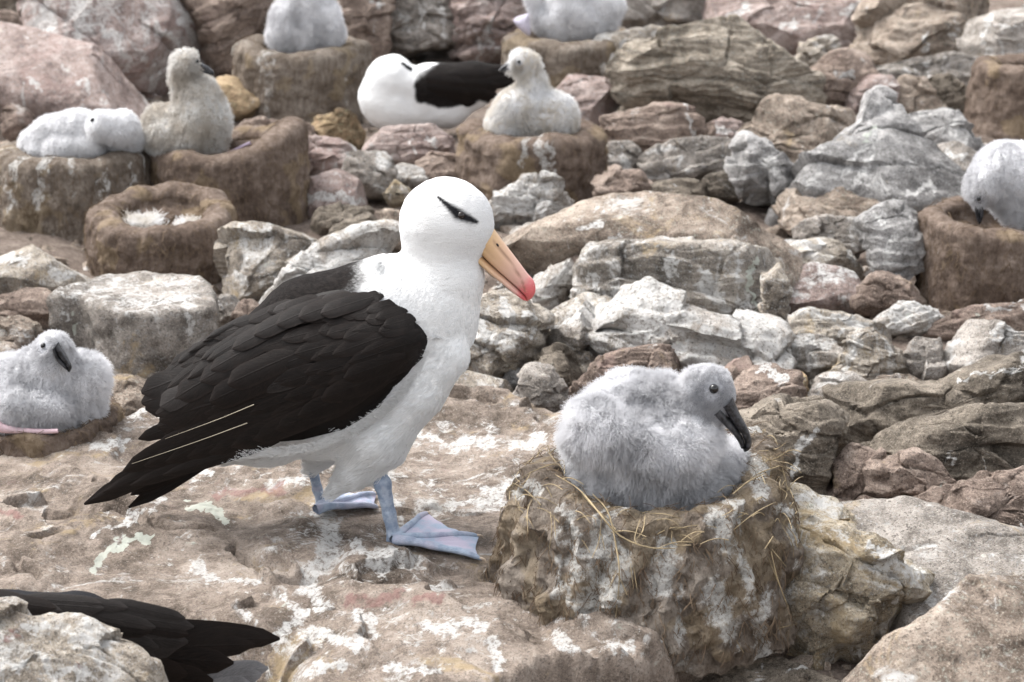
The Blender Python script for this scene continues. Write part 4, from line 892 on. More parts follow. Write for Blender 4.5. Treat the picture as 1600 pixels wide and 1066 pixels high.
def feather(Lc, e, px, py, ang, L, W, dyf, lift, mat, curve=0., ns=9, nt=7, camber=3., name='feather', tip=.55, sgn=-1):
    s = np.linspace(0, 1, ns); t = np.linspace(-1, 1, nt); Sg, Tg = np.meshgrid(s, t, indexing='ij')
    w = W * np.clip(Sg / .18, .25, 1) ** .6 * np.where(Sg > tip, np.sqrt(np.clip(1 - ((Sg - tip) / (1.002 - tip)) ** 2.2, 0, 1)), 1)
    dx, dy = math.cos(ang), math.sin(ang)
    x = px + dx * Sg * L - dy * (Tg * w + curve * Sg ** 2 * L); y = py + dy * Sg * L + dx * (Tg * w + curve * Sg ** 2 * L)
    d = dyf(x.ravel(), y.ravel()).reshape(x.shape) + sgn * (lift * (.25 + .75 * Sg) + camber * (1 - Tg ** 2) * .6)
    V = np.stack([x, y + Lc.k * d, d], -1).reshape(-1, 3)
    return mk(name, Lc.w(V), grid_faces(ns, nt), M[mat], e, attrs={'fs': Sg.ravel(), 'ft': Tg.ravel()})

# ================================================================== the standing adult
def adult():
    y0 = G(600, 823, 0); Lc = Local(600, 823, y0); k = Lc.k; rs = np.random.RandomState(2)
    root = empty('albatross', y0)
    tag(root, 'adult albatross standing on the ledge with white head, black wings and orange bill', 'bird', 'adult albatrosses')
    A = Lc.ap
    pr = [Cn(300, 706, 0, 20, 420, 668, 0, 50, 1.1), Cn(420, 668, 0, 50, 525, 618, 0, 92, 1.0, 25), Cn(525, 618, 0, 92, 604, 562, 0, 104, .92, 25), Cn(604, 562, 0, 104, 662, 490, 0, 84, .9, 25),
          Cn(662, 492, 0, 82, 690, 436, 0, 64, .88, 18), Cn(690, 434, 0, 63, 688, 396, 0, 57, .82, 12),
          Cn(600, 470, 0, 70, 480, 505, 0, 66, 1.15, 25), Cn(480, 505, 0, 66, 370, 572, 0, 52, 1.15, 25), Cn(370, 572, 0, 52, 290, 650, 0, 34, 1.1, 25),
          S(696, 350, 0, 73, .74, 14), S(716, 352, 0, 52, .72, 16), Cn(716, 376, 0, 34, 724, 382, 0, 24, .66, 10),
          Cn(*A(704, 560, -48), 30, *A(652, 622, -62), 30, 1., 16), Cn(*A(652, 622, -62), 30, *A(600, 680, -58), 46, 1., 22),
          Cn(*A(585, 690, -55), 46, *A(560, 735, -50), 26, 1., 20), Cn(*A(556, 735, -48), 24, *A(524, 768, -42), 9, .9, 14), Cn(*A(578, 715, -52), 34, *A(592, 738, -58), 15, .9, 14),
          Cn(*A(500, 690, 45), 40, *A(484, 726, 62), 12, .9, 18)]
    legs = [Cn(*A(590, 738, -60), 11, *A(601, 757, -64), 13.5, .85, 8), Cn(*A(601, 757, -64), 12.5, *A(612, 805, -68), 9.8, .9, 6), Cn(*A(612, 805, -68), 9.8, *A(619, 838, -72), 10.5, .95, 6), Cn(*A(619, 838, -72), 10, *A(614, 845, -73), 7, 1., 5),
            Cn(*A(482, 724, 64), 9, *A(491, 765, 68), 7.2, .9, 6), Cn(*A(491, 765, 68), 7.2, *A(497, 789, 70), 8, .9, 6), Cn(*A(497, 789, 70), 8.5, *A(492, 794, 70), 6, 1., 5)]
    wob = lambda P: 1.6 * fbm(P / 30., 3)
    V, F = sdf_mesh(pr, 3.4, wob); F = outward(V, F)
    ap = np.stack([V[:, 0], V[:, 1] - k * V[:, 2]], 1)
    # mantle: dark back fading to white at the nape
    edge = np.interp(V[:, 0], [200, 480, 545, 580, 612, 640, 700], [900, 900, 640, 520, 440, 400, 300])
    nap = 588 - .30 * (V[:, 1] - 405)
    dark = sst(34, -52, V[:, 0] - nap + 10 * fbm(V / 22., 3)) * (V[:, 1] < np.interp(V[:, 0], [250, 400, 520, 640], [705, 610, 560, 530]))
    dark = np.where(V[:, 0] < 300, np.maximum(dark, sst(705, 690, V[:, 1])), dark)
    sgn = np.abs(V[:, 2]) > 12
    br = np.zeros(len(V))
    for p0, p1, w0, w1 in [((685, 312), (703, 328), 1.6, 4.5), ((703, 328), (716, 339), 4.5, 8), ((716, 340), (731, 346), 8, 6.5), ((731, 346), (745, 351), 6.5, 3)]:
        a, b = np.array(p0, float), np.array(p1, float); ab = b - a; apm = np.stack([V[:, 0], V[:, 1] - k * -np.abs(V[:, 2])], 1); t = np.clip(((apm - a) @ ab) / (ab @ ab), 0, 1)
        d = np.linalg.norm(apm - a - t[:, None] * ab, axis=1); br = np.maximum(br, sst(2.2, .1, d / (w0 + (w1 - w0) * t)))
    apm = np.stack([V[:, 0], V[:, 1] + k * np.abs(V[:, 2])], 1)
    for cx_, cy_, r_, a_ in ((737, 353, 17, .42), (716, 349, 15, .40), (698, 330, 12, .3)): br = np.maximum(br, a_ * sst(r_, r_ * .1, np.hypot(apm[:, 0] - cx_, (apm[:, 1] - cy_) * 1.4)))
    br = np.maximum(br * (V[:, 2] < 0), br * (V[:, 2] > 0)) * sgn
    # legs and webbed feet, joined to the body mesh
    V2, F2 = sdf_mesh(legs, 1.8, lambda P: .5 * fbm(P / 9., 2)); 
    parts_V = [Lc.w(V), Lc.w(V2)]; parts_F = [F, outward(V2, F2) + len(V)]; off = len(V) + len(V2)
    web = [np.zeros(off)]
    def foot(heel, tips, z0):
        nonlocal off
        H = G(*heel, z0 + .012); ends = [G(*t, z0 + .006) for t in tips]
        toes = []
        for E in ends:
            t = np.linspace(0, 1, 16)[:, None]; kn = np.zeros((16, 3)); kn[:, 2] = .006 * np.sin(t[:, 0] * np.pi) + .0015 * np.sin(t[:, 0] * np.pi * 3)
            toes.append(H + (E - H) * t + kn)
        for tp in toes:
            v, f = tube(tp, np.interp(np.linspace(0, 1, 16), [0, .1, .33, .36, .66, .7, .95, 1], [.0095, .008, .0058, .0068, .0048, .0056, .004, .002]), 8); parts_V.append(v); parts_F.append(f + off); off += len(v); web.append(np.full(len(v), .35))
        for a, b in zip(toes[:-1], toes[1:]):
            nt = 14; u = np.linspace(0, 1, nt); g = []
            for i in range(16):
                sag = (np.sin(u * np.pi))[:, None]
                reach = 1 - .055 * sag * (i / 15.)                       # scalloped front edge
                p = a[i][None] * (1 - u)[:, None] + b[i][None] * u[:, None]; p = H + (p - H) * reach; p[:, 2] -= .0035 * sag[:, 0] * (i / 15.); p[:, 2] += .0012 * np.sin(u * 21 + i * .5) * sag[:, 0]
                g.append(p)
            g = np.array(g).reshape(-1, 3); f = grid_faces(16, nt)
            for z in (0, -.0022):
                parts_V.append(g + np.array([0, 0, z])); parts_F.append((f if z == 0 else f[:, ::-1]) + off); off += len(g); web.append(np.ones(len(g)))
        return ends, H
    e1, H1 = foot((617, 845), [(668, 802), (748, 838), (753, 874)], .0)
    e2, H2 = foot((496, 796), [(540, 766), (588, 772), (592, 793)], .0)
    V_all = np.vstack(parts_V); F_all = np.vstack(parts_F); n = len(V_all)
    def pad(a, fill): return np.concatenate([a, np.full(n - len(a), fill)])
    mk('body', V_all, F_all, M['body'], root, attrs={'dark': pad(dark, 0), 'brow': pad(br, 0), 'leg': pad(np.zeros(len(V)), 1), 'web': np.concatenate(web)})
    for es, H in ((e1, H1), (e2, H2)):
        for E in es:
            d = (E - H) / np.linalg.norm(E - H); v, f = tube(smooth_path([E - d * .003 + [0, 0, .001], E + d * .004 + [0, 0, .001], E + d * .008 - [0, 0, .004]], 6), np.linspace(.0028, .0006, 6), 6); mk('claw', v, f, M['claw'], root)
    # soft barbs along the white plumage
    def Lf(P):
        return np.interp(P[:, 1], [280, 400, 470, 560, 640, 720, 780], [2.2, 4, 7, 10, 14, 16, 16])
    keep = ((dark < .35) & (br < .05)).astype(float) * np.interp(V[:, 1], [280, 420, 560, 700], [.35, .5, 1, 1.4])
    Pb, Nb = sample_surface(V, F, 26000, rs, keep)
    fl = np.stack([np.interp(Pb[:, 1], [290, 420, 560, 700], [-.55, -.55, -.75, -.9]), np.interp(Pb[:, 1], [290, 420, 560, 700], [.6, .85, .75, .5]), 0 * Pb[:, 0]], 1)
    fl += .35 * np.stack([fbm(Pb / 34. + 5 * i, 2) for i in range(3)], 1); fl -= (fl * Nb).sum(1)[:, None] * Nb
    fl /= np.linalg.norm(fl, axis=1)[:, None] + 1e-6; Lb = Lf(Pb) * rs.uniform(.6, 1.2, len(Pb)); tt = np.linspace(0, 1, 4)
    St = Pb[:, None] - .4 * Nb[:, None] + fl[:, None] * (Lb[:, None] * tt)[..., None] + Nb[:, None] * (Lb[:, None] * (.20 * np.sin(tt * 2.2)))[..., None]
    hair('plumage', Lc.w(St), M['plume'], root, .00042, .0002)
    ADULT_RS = rs

    # --- bill
    top = [(766, 350), (786, 377), (806, 403), (824, 427), (834, 439), (837, 453), (833, 463), (826, 470)]
    tom = [(744, 389), (768, 413), (790, 433), (806, 447), (815, 456), (820, 461), (823, 466), (825, 470)]
    bot = [(745, 407), (764, 425), (784, 441), (800, 455), (808, 461), (813, 465), (817, 468), (820, 469)]
    wu = [24, 18, 14.5, 12.5, 12, 11, 8, 2]; wl_ = [20, 15, 12, 10.5, 9, 7, 5, 2]
    V, F, s = loft_bill(top, tom, wu, 0, 40, 28); F = outward(V, F)
    line = [(772, 372), (790, 396), (806, 418), (816, 436), (820, 452)]; line2 = [(756, 380), (776, 404), (800, 430), (815, 446)]
    V[:, 2] *= 1 - .10 * sst(3, 0, seg_dist(V[:, :2], line)) - .07 * sst(2.5, 0, seg_dist(V[:, :2], line2))
    gr = np.maximum(.95 * sst(2.4, .2, seg_dist(V[:, :2], line)), .25 * sst(1.6, .2, seg_dist(V[:, :2], line2)))
    gr = np.maximum(gr, .8 * sst(2.6, 0, seg_dist(V[:, :2], smooth_path(tom, 30)))) * sst(.86, .7, s)
    bk = empty('bill', root.location); bk.parent = root; bk.location = (0, 0, 0); bpy.context.view_layer.update()
    def sub(name, V, F, mat, attrs=None):
        o = mk(name, Lc.w(V), F, M[mat], None, attrs=attrs); o.parent = bk; o.location = -y0; return o
    sub('upper_mandible', V, F, 'beak', {'bs': s, 'gr': gr})
    V, F, s = loft_bill(tom, bot, wl_, 0, 36, 18); V[:, 1] += .6; F = outward(V, F)
    sub('lower_mandible', V, F, 'beak', {'bs': .92 * s, 'gr': .7 * sst(.03, 0, s)})
    v, f = ball((0, 0, 0), 1, 8); nb = v * np.array([3.6, 2.0, 2.0]); a = R(52); nb = np.stack([nb[:, 0] * math.cos(a) - nb[:, 1] * math.sin(a), nb[:, 0] * math.sin(a) + nb[:, 1] * math.cos(a), nb[:, 2]], 1)
    sub('nostril', nb + np.array([777, 384 - k * 13, -13.5]), f, 'blackskin')
    gv, gf, _ = loft_bill([(742, 388), (741, 395), (741, 402), (743, 409)], [(745, 387), (745, 395), (745, 403), (746, 409)], [17.5, 18, 17, 15], 0, 10, 12); sub('gape', gv, outward(gv, gf), 'blackskin')
    # --- eye
    for sg in (-1, 1):
        d = surf_dy(pr, 721, 343, k); v, f = ball((721, 343 + k * d, sg * abs(d + 3.6)), 6.8, 14); mk('eye', Lc.w(v), f, M['eye'], root)

    # --- wings
    xs = [262, 300, 340, 380, 430, 480, 545, 600, 640, 662, 684]
    tp = [585, 548, 524, 504, 480, 459, 449, 453, 474, 494, 528]; bt = [736, 724, 706, 698, 694, 690, 674, 640, 598, 568, 534]
    wd_ = [58, 72, 86, 98, 108, 116, 122, 122, 112, 96, 70]
    def dyf(x, y):
        T, B_, W = np.interp(x, xs, tp), np.interp(x, xs, bt), np.interp(x, [100, 180] + xs, [20, 34] + wd_)
        t = np.clip((y - T) / np.maximum(B_ - T, 8), -.4, 1.3)
        p = .50 + .50 * np.sin(np.clip(t, -.3, .62) / .62 * np.pi / 2) - .16 * sst(.65, 1.2, t)
        return -W * p
    u = np.linspace(262, 684, 90); v = np.linspace(0, 1, 40); U, Vv = np.meshgrid(u, v, indexing='ij')
    Yp = np.interp(U, xs, tp) * (1 - Vv) + np.interp(U, xs, bt) * Vv
    d = dyf(U.ravel(), Yp.ravel()); rim = np.minimum(np.minimum(Vv, 1 - Vv).ravel() * 12, np.minimum(U - 262, 684 - U).ravel() / 18); d = d + 10 * (1 - sst(0, 1, rim)) + 5
    Pn = np.stack([U.ravel(), Yp.ravel() + k * d, d], 1)
    for side in (-1, 1):
        w = empty('wing', (0, 0, 0)); w.parent = root; w.location = (0, 0, 0)
        Q = Pn.copy(); Q[:, 2] *= -side; Q[:, 1] += 36 * (side == 1)
        def put(o): o.parent = w; o.location = -y0; return o
        f = grid_faces(90, 40)
        nrm = vnorm(Q, f); 
        fs = np.full(len(Q), .4); o = mk('wing_surface', Lc.w(Q), f if side == 1 else f[:, ::-1], M['feather'], None, attrs={'fs': fs, 'ft': fs * 0 + .3}); put(o)
        mir = (lambda x, y: dyf(x, y)) if side == -1 else None
        def fe(px, py, ang, L, W, lift, mat='feather', curve=0., tip=.55, camber=3., name='feather'):
            if side == -1: o = feather(Lc, None, px, py, R(ang), L, W, dyf, lift, mat, curve, tip=tip, camber=camber, name=name)
            else:
                o = feather(Lc, None, px, py, R(ang), L, W, dyf, lift, mat, curve, tip=tip, camber=camber, name=name)
                # mirrored far wing
                co = np.array([v.co[:] for v in o.data.vertices]); co[:, 1] = 2 * y0[1] - co[:, 1]; dsh = (co[:, 1] - y0[1])
                co[:, 2] -= .036; o.data.vertices.foreach_set('co', co.astype(np.float32).ravel()); o.data.update()
            return put(o)
        rw = np.random.RandomState(11)
        # primaries and tail-ward long feathers
        if side == -1:
            prim = [(432, 629, 160, 182, 13, 4), (420, 657, 161.5, 220, 13, 6), (420, 650, 153.5, 316, 17, 2), (418, 662, 155.5, 296, 15, 5), (410, 672, 157.5, 262, 14, 7), (430, 684, 160.5, 232, 12, 8), (445, 690, 163, 190, 10, 9), (450, 640, 152, 232, 22, 1), (455, 628, 151, 215, 24, 0)]
        else: prim = [(430, 672, 154, 262, 15, 2), (430, 660, 153, 240, 16, 1), (445, 640, 151, 205, 20, 0)]
        for a in prim: fe(*a, tip=.62, curve=.01)
        # secondaries hang below the coverts
        for q in range(11):
            x = 640 - q * 27; fe(x, np.interp(x, xs, bt) - 34 - q * 1.2, 160 - q * .6, 100 + q * 9, 17, 6 + q * .25, tip=.6)
        # greater coverts, median, lesser
        for row, (frac, L, W, n, li, a0) in enumerate([(.84, 118, 13, 17, 9, 158), (.70, 106, 12.5, 18, 10.5, 158.5), (.56, 92, 12, 19, 12, 160), (.42, 76, 11, 19, 13, 161), (.29, 62, 10, 19, 14, 162), (.17, 54, 9.5, 19, 15, 162), (.07, 50, 9, 17, 16, 160)]):
            if side == 1 and row > 2: continue
            for q in range(n - 1, -1, -1):
                x = 668 - q * (340. / n) - rw.uniform(0, 8) - row * 3; T, B_ = np.interp(x, xs, tp), np.interp(x, xs, bt)
                fe(x, T + (B_ - T) * (frac + rw.normal() * .015), a0 + rw.normal() * 3.5, L * rw.uniform(.85, 1.35), W * rw.uniform(.9, 1.3), li * .34 + rw.uniform(-.4, .9), 'featherg' if rw.rand() < .05 else 'feather', camber=1.2, curve=rw.normal() * .03)
        # scapulars and tertials: broad round-tipped feathers over the rump
        for a in [(372, 566, 150, 150, 22, 10), (392, 590, 158, 152, 25, 12), (400, 560, 152, 135, 21, 15), (420, 615, 166, 168, 26, 10), (400, 640, 170, 148, 24, 8), (430, 545, 154, 120, 19, 17), (452, 522, 153, 128, 17, 18),
                  (450, 585, 158, 120, 22, 18), (470, 560, 157, 112, 20, 19), (440, 505, 151, 125, 10, 17), (415, 508, 149, 110, 8, 16), (402, 530, 148, 120, 9, 15), (360, 545, 146, 112, 10, 13), (345, 562, 147, 110, 9, 11), (470, 500, 154, 110, 14, 20), (500, 485, 156, 104, 15, 20), (530, 475, 158, 98, 15, 20), (560, 470, 160, 92, 15, 20), (588, 470, 162, 84, 14, 20)]:
            fe(*(a[:5] + (a[5] * .55,)), curve=-.02, tip=.72, camber=2.6)
        for a in [(338, 574, 159.5, 118, 21, 9), (345, 596, 163, 122, 22, 8), (352, 616, 168, 120, 20, 6), (372, 508, 149, 58, 4.5, 9), (392, 497, 151, 72, 5, 9), (352, 520, 147, 62, 5, 8), (330, 534, 143, 58, 6, 7), (312, 548, 141, 62, 7, 6), (300, 560, 140, 66, 9, 5)]: fe(*a, tip=.7, camber=2.)
        fe(330, 597, 150, 82, 19, 10, 'featherg', tip=.7)
        if side == -1:                   # pale shafts of two flight feathers
            for pts in ([(409, 637), (350, 660), (268, 688)], [(398, 665), (320, 692), (214, 726)]):
                pp = smooth_path(pts, 14); dd = dyf(pp[:, 0], pp[:, 1]) - 13; lv = np.stack([pp[:, 0], pp[:, 1] + k * dd, dd], 1)
                v_, f_ = tube(Lc.w(lv), np.linspace(.0007, .0002, 14), 6); put(mk('feather_shaft', v_, f_, M['shaft']))
    # white barbs overlapping the edge of the near wing
    bl = smooth_path([(585, 418), (615, 446), (645, 474), (672, 510), (684, 534), (668, 566), (640, 602), (590, 648), (530, 684), (470, 698), (400, 704), (330, 716)], 400)
    nb = 3600; i = rs.randint(0, 399, nb); tn = bl[i + 1] - bl[i]; tn /= np.linalg.norm(tn, axis=1)[:, None]; nrm = np.stack([-tn[:, 1], tn[:, 0]], 1)
    b0 = bl[i] - nrm * rs.uniform(2, 15, (nb, 1)); top_ = (i < 140)[:, None]
    dr = np.where(top_, np.array([[-.75, .65]]), np.array([[-.97, -.1]])) + rs.normal(size=(nb, 2)) * .22; Lh = rs.uniform(4, 12, nb); t = np.linspace(0, 1, 4)
    xy = b0[:, None] + dr[:, None] * (Lh[:, None] * t)[..., None]
    d_ = np.stack([dyf(xy[:, j, 0], xy[:, j, 1]) for j in range(4)], 1) - 3 - 5 * np.sin(t * 2.4)[None] + 7 * (1 - t)[None]
    hair('plumage', Lc.w(np.stack([xy[..., 0], xy[..., 1] + k * d_, d_], -1)), M['plume'], root, .0004, .00015)
    # tail
    for i, (x, y, a, L, W, dd) in enumerate([(330, 690, 156, 178, 16, -14), (330, 694, 157, 170, 16, 6), (330, 698, 157.5, 160, 15, 22), (335, 704, 155, 152, 13, 36), (338, 700, 152.5, 158, 13, 44)]):
        o = feather(Lc, None, x, y, R(a), L, W, lambda X, Y, dd=dd: np.full(len(X), float(dd)), 2, 'feather', name='tail_feather'); o.parent = root; o.location = -y0
    return Lc
ADULT = adult()

# ================================================================== chicks
def chick(key, px, py, world, prims, label, eye=None, bill=None, face=None, n=14000, L=16., skin='skin', down='down', step=4., facelen=.25, head=None, rad=.35, extra=None, seed=1, billw=1., droop=.3, facedown='downface', shorten=None, clump=.55):
    Lc = Local(px, py, world); rs = np.random.RandomState(seed); k = Lc.k
    root = empty('albatross_chick', np.array(world)); tag(root, label, 'bird', 'downy albatross chicks')
    P = []
    for p in prims: P.append(p)
    V, F = sdf_mesh(P, step, lambda Q: 2.2 * fbm(Q / 22. + seed, 3)); F = outward(V, F)
    ap = np.stack([V[:, 0], V[:, 1] - k * V[:, 2]], 1)
    fc = np.zeros(len(V)); hole = np.ones(len(V))
    for ex, ey, er in ([eye] if eye else []): hole = sst(er * 1.5, er * 2.6, np.hypot(ap[:, 0] - ex, ap[:, 1] - ey)) * .95 + .05
    if face:
        for fx, fy, fr in face: fc = np.maximum(fc, sst(fr * 1.15, fr * .55, np.hypot(V[:, 0] - fx, V[:, 1] - fy)))
    mk('body', Lc.w(V), F, M[skin], root, attrs={'face': fc})
    def Lf(Q):
        l = np.full(len(Q), float(L))
        if face:
            for fx, fy, fr in face: l *= 1 - (1 - facelen) * sst(fr * 1.5, fr * .8, np.hypot(Q[:, 0] - fx, Q[:, 1] - fy))
        return l
    St = down_strands(V, F, n, Lf, rs, droop=droop, keep=hole * (np.clip(1.02 - fc, .02, 1) if face else 1), cs=L * 1.1, clump=clump)
    hair('down', Lc.w(St), M[down], root, rad / Lc.s, rad * .45 / Lc.s)
    if face:
        St = down_strands(V, F, int(n * .10), lambda Q: np.full(len(Q), L * facelen * .9), rs, droop=.2, keep=(np.clip(fc, .0, 1) + 1e-4) * hole, spread=.25, cs=8, clump=.2, flow=(-.6, .3, 0))
        hair('face_down', Lc.w(St), M[facedown], root, rad * .8 / Lc.s, rad * .4 / Lc.s)
    if eye:
        for ex, ey, er in (eye if isinstance(eye, list) else [eye]):
            d = surf_dy(P, ex, ey, k); v, f = ball((ex, ey + k * (d - er * .1), d - er * .1), er, 12); mk('eye', Lc.w(v), f, M['eyeb'], root)
    if bill:
        tp, bt, wd, dd = bill; T = smooth_path(tp, 24); B_ = smooth_path(bt, 24); mid = .55 * B_ + .45 * T
        bk = empty('bill', (0, 0, 0)); bk.parent = root
        for nm, a, b, m_ in (('upper_mandible', T, mid, 'cbill'), ('lower_mandible', mid + [0, .5], B_, 'cbill')):
            q = len(T) if nm[0] == 'u' else 20
            v, f, s = loft_bill(a[:q], b[:q], wd, 0, 24, 16); v[:, 1] += k * dd; v[:, 2] += dd
            o = mk(nm, Lc.w(v), outward(v, f), M[m_]); o.parent = bk; o.location = -np.array(world)
        v, f, s = loft_bill(T[-6:] - [0, 0], (mid[-6:] * .4 + B_[-6:] * .6), [wd[-2] * 1.25, wd[-2] * 1.15, wd[-1]], 0, 10, 12); c = v.mean(0); v = c + (v - c) * 1.07; v[:, 1] += k * dd; v[:, 2] += dd
        o = mk('bill_tip', Lc.w(v), outward(v, f), M['cbilltip']); o.parent = bk; o.location = -np.array(world)
    if extra: extra(Lc, root)
    return Lc

def seat(key, px, py, dback=0.): # a point above a nest's centre plane
    B = NEST[key]['B']; return VY(px, py, B[1] + dback)
# 1 the large grey chick
chick('main', 1015, 700, seat('main', 1015, 700, -.01),
      [S(985, 692, 0, 92, .95), Cn(1000, 655, 0, 70, 1032, 645, 0, 54, .9, 20), Cn(1032, 645, 0, 48, 1074, 618, -14, 32, .9, 12), S(965, 745, 0, 62, 1.2, 24), S(1050, 745, -10, 64, 1.15, 24), S(1100, 738, 0, 40, 1.1, 16), S(1130, 728, 14, 30, 1.1, 10),
       Cn(925, 645, -70, 42, 1000, 668, -92, 28, .8, 7), Cn(1045, 690, -70, 38, 1085, 660, -40, 36, .9, 16), S(1010, 700, -55, 46, .9, 18), S(1102, 602, -34, 42, .85, 4), Cn(1108, 616, -40, 30, 1118, 628, -48, 17, .8, 8)],
      'large pale grey fluffy chick with dark bill sitting in the straw nest', eye=(1110, 609, 7.2), face=[(1107, 605, 42), (1122, 628, 22)],
      bill=([(1140, 620), (1151, 646), (1163, 668), (1169, 686), (1168, 698), (1160, 706)], [(1108, 646), (1127, 664), (1141, 679), (1149, 691), (1153, 700), (1157, 705)], [17, 14, 11.5, 10.5, 8, 2], -52), n=150000, L=21, clump=1.0, step=3.6, facelen=.20, rad=.25, seed=4)
# 2 chick with the pink foot
def pink_foot(Lc, root):
    for pts, rr in (([(12, 660), (24, 668), (48, 671), (80, 673), (108, 672)], [7.5, 7.5, 5, 4.5, 3.5]),):
        pp = smooth_path(pts, 20); dd = np.full(20, -96.); v, f = tube(Lc.w(np.stack([pp[:, 0], pp[:, 1] + Lc.k * dd, dd], 1)), np.interp(np.linspace(0, 1, 20), np.linspace(0, 1, len(rr)), rr) / Lc.s, 10); mk('foot', v, f, M['pinkskin'], root)
chick('left', 60, 610, seat('left', 60, 610, -.02),
      [Cn(10, 625, 0, 66, 80, 620, 0, 62, 1., 20), S(-40, 640, 0, 60, 1., 20), S(130, 590, 0, 34, 1., 20), Cn(130, 590, 0, 32, 122, 640, 0, 38, 1., 18), S(75, 648, -10, 38, 1.1, 20), Cn(60, 580, -20, 40, 85, 560, -26, 36, .9, 16), S(88, 540, -30, 29, .88, 10), Cn(92, 552, -34, 22, 98, 556, -36, 14, .9, 8), Cn(40, 622, -66, 34, 95, 628, -62, 26, .8, 12)],
      'pale chick with a pink foot stretched on the low brown nest', eye=(77, 541, 4.4), face=[(86, 541, 28)], bill=([(102, 537), (109, 549), (117, 561), (122, 573), (120, 581)], [(93, 546), (98, 561), (106, 570), (113, 577), (118, 582)], [9, 8, 7, 6, 2], -58),
      n=60000, L=12, step=3.8, extra=pink_foot, seed=7, rad=.28, facelen=.45, facedown='down')
# 3 sleeping white chick
chick('white', 130, 210, seat('white', 130, 210, -.02),
      [Cn(80, 214, 0, 32, 122, 206, 0, 34, 1., 8), Cn(164, 186, -44, 20, 196, 192, -36, 25, 1., 3), S(196, 214, -6, 27, 1., 8), Cn(60, 232, 0, 20, 150, 232, 0, 22, 1.6, 10), S(52, 222, 0, 20, 1., 8), Cn(95, 225, -34, 20, 150, 222, -34, 16, .8, 6)],
      'white downy chick asleep with its bill tucked away on the drip streaked nest', eye=(154, 188, 3.6), n=26000, L=6, step=3., down='downw', seed=9, rad=.36)
# 4 upright muddy chick with lilac foot
def lilac_foot(Lc, root):
    for pts, r in (([(345, 243), (362, 236), (392, 222)], 3.), ([(345, 246), (360, 246), (378, 236)], 3.), ([(345, 248), (358, 250), (366, 248)], 3.)):
        pp = smooth_path(pts, 10); v, f = tube(Lc.w(np.stack([pp[:, 0], pp[:, 1], np.full(10, -8.)], 1)), r / Lc.s, 8); mk('toe', v, f, M['lilac'], root)
chick('muddy', 290, 180, seat('muddy', 290, 180, -.02),
      [Cn(290, 205, 0, 46, 312, 185, 0, 44, 1., 16), Cn(312, 185, 0, 40, 312, 150, 0, 30, 1., 12), Cn(296, 150, 0, 24, 282, 115, 0, 15, 1., 8), S(290, 98, -4, 22, .9, 5), Cn(298, 103, -6, 13, 310, 105, -8, 8, .9, 5), Cn(262, 210, -26, 28, 300, 205, -36, 20, .9, 10), Cn(250, 190, 0, 26, 262, 215, 0, 30, 1., 14), S(325, 215, 0, 30, 1., 14)],
      'upright muddy grey brown chick with dark bill and lilac foot', eye=(310, 96, 2.8), face=[(308, 100, 12)], bill=([(316, 99), (326, 104), (334, 111), (336, 117)], [(312, 110), (320, 114), (328, 117), (334, 119)], [5, 4.5, 4, 1.5], -8), n=22000, L=8, step=2.8, skin='skinb', down='downb', extra=lilac_foot, seed=12, rad=.34, clump=.9, facelen=.5, facedown='downb')
# 5 chick cut by the top of the frame
chick('tall', 478, 30, seat('tall', 478, 30, -.02), [Cn(478, 42, 0, 44, 478, 5, 0, 36, 1., 14), Cn(478, 0, 0, 34, 480, -45, 0, 24, 1., 14), S(445, 55, 0, 24, 1., 12), S(512, 52, 0, 24, 1., 12), S(482, -60, 0, 22, .95, 10), Cn(448, 20, -16, 22, 440, 50, -20, 20, .9, 10), Cn(508, 18, -16, 22, 516, 48, -20, 20, .9, 10)],
      'pale blue grey chick on the tall nest with its head above the picture', n=20000, L=7.5, step=2.8, seed=15, rad=.34)
# 6 neck stretched chick beside the sleeping adult
chick('neck', 830, 150, seat('neck', 830, 150, -.02), [Cn(815, 182, 0, 36, 860, 178, 0, 36, 1., 16), S(875, 185, 0, 26, 1., 14), S(788, 190, 0, 26, 1., 12), Cn(815, 165, 0, 34, 832, 138, 0, 21, 1., 14), Cn(832, 138, 0, 20, 828, 105, 0, 17, 1., 10), S(818, 97, -2, 20, .9, 8), Cn(812, 102, -4, 13, 800, 104, -6, 8, .9, 6), Cn(800, 165, -20, 26, 785, 190, -24, 22, .9, 10)],
      'grey chick stretching its stained neck beside the sleeping adult wing', eye=(811, 97, 2.8), face=[(808, 101, 11)], bill=([(801, 97), (792, 99), (784, 104), (779, 110)], [(802, 109), (793, 110), (786, 112), (780, 113)], [5, 4.5, 3.5, 1.5], -6), n=20000, L=7.5, step=2.8, down='downm', seed=18, rad=.34, facelen=.5, facedown='downb', clump=.7)
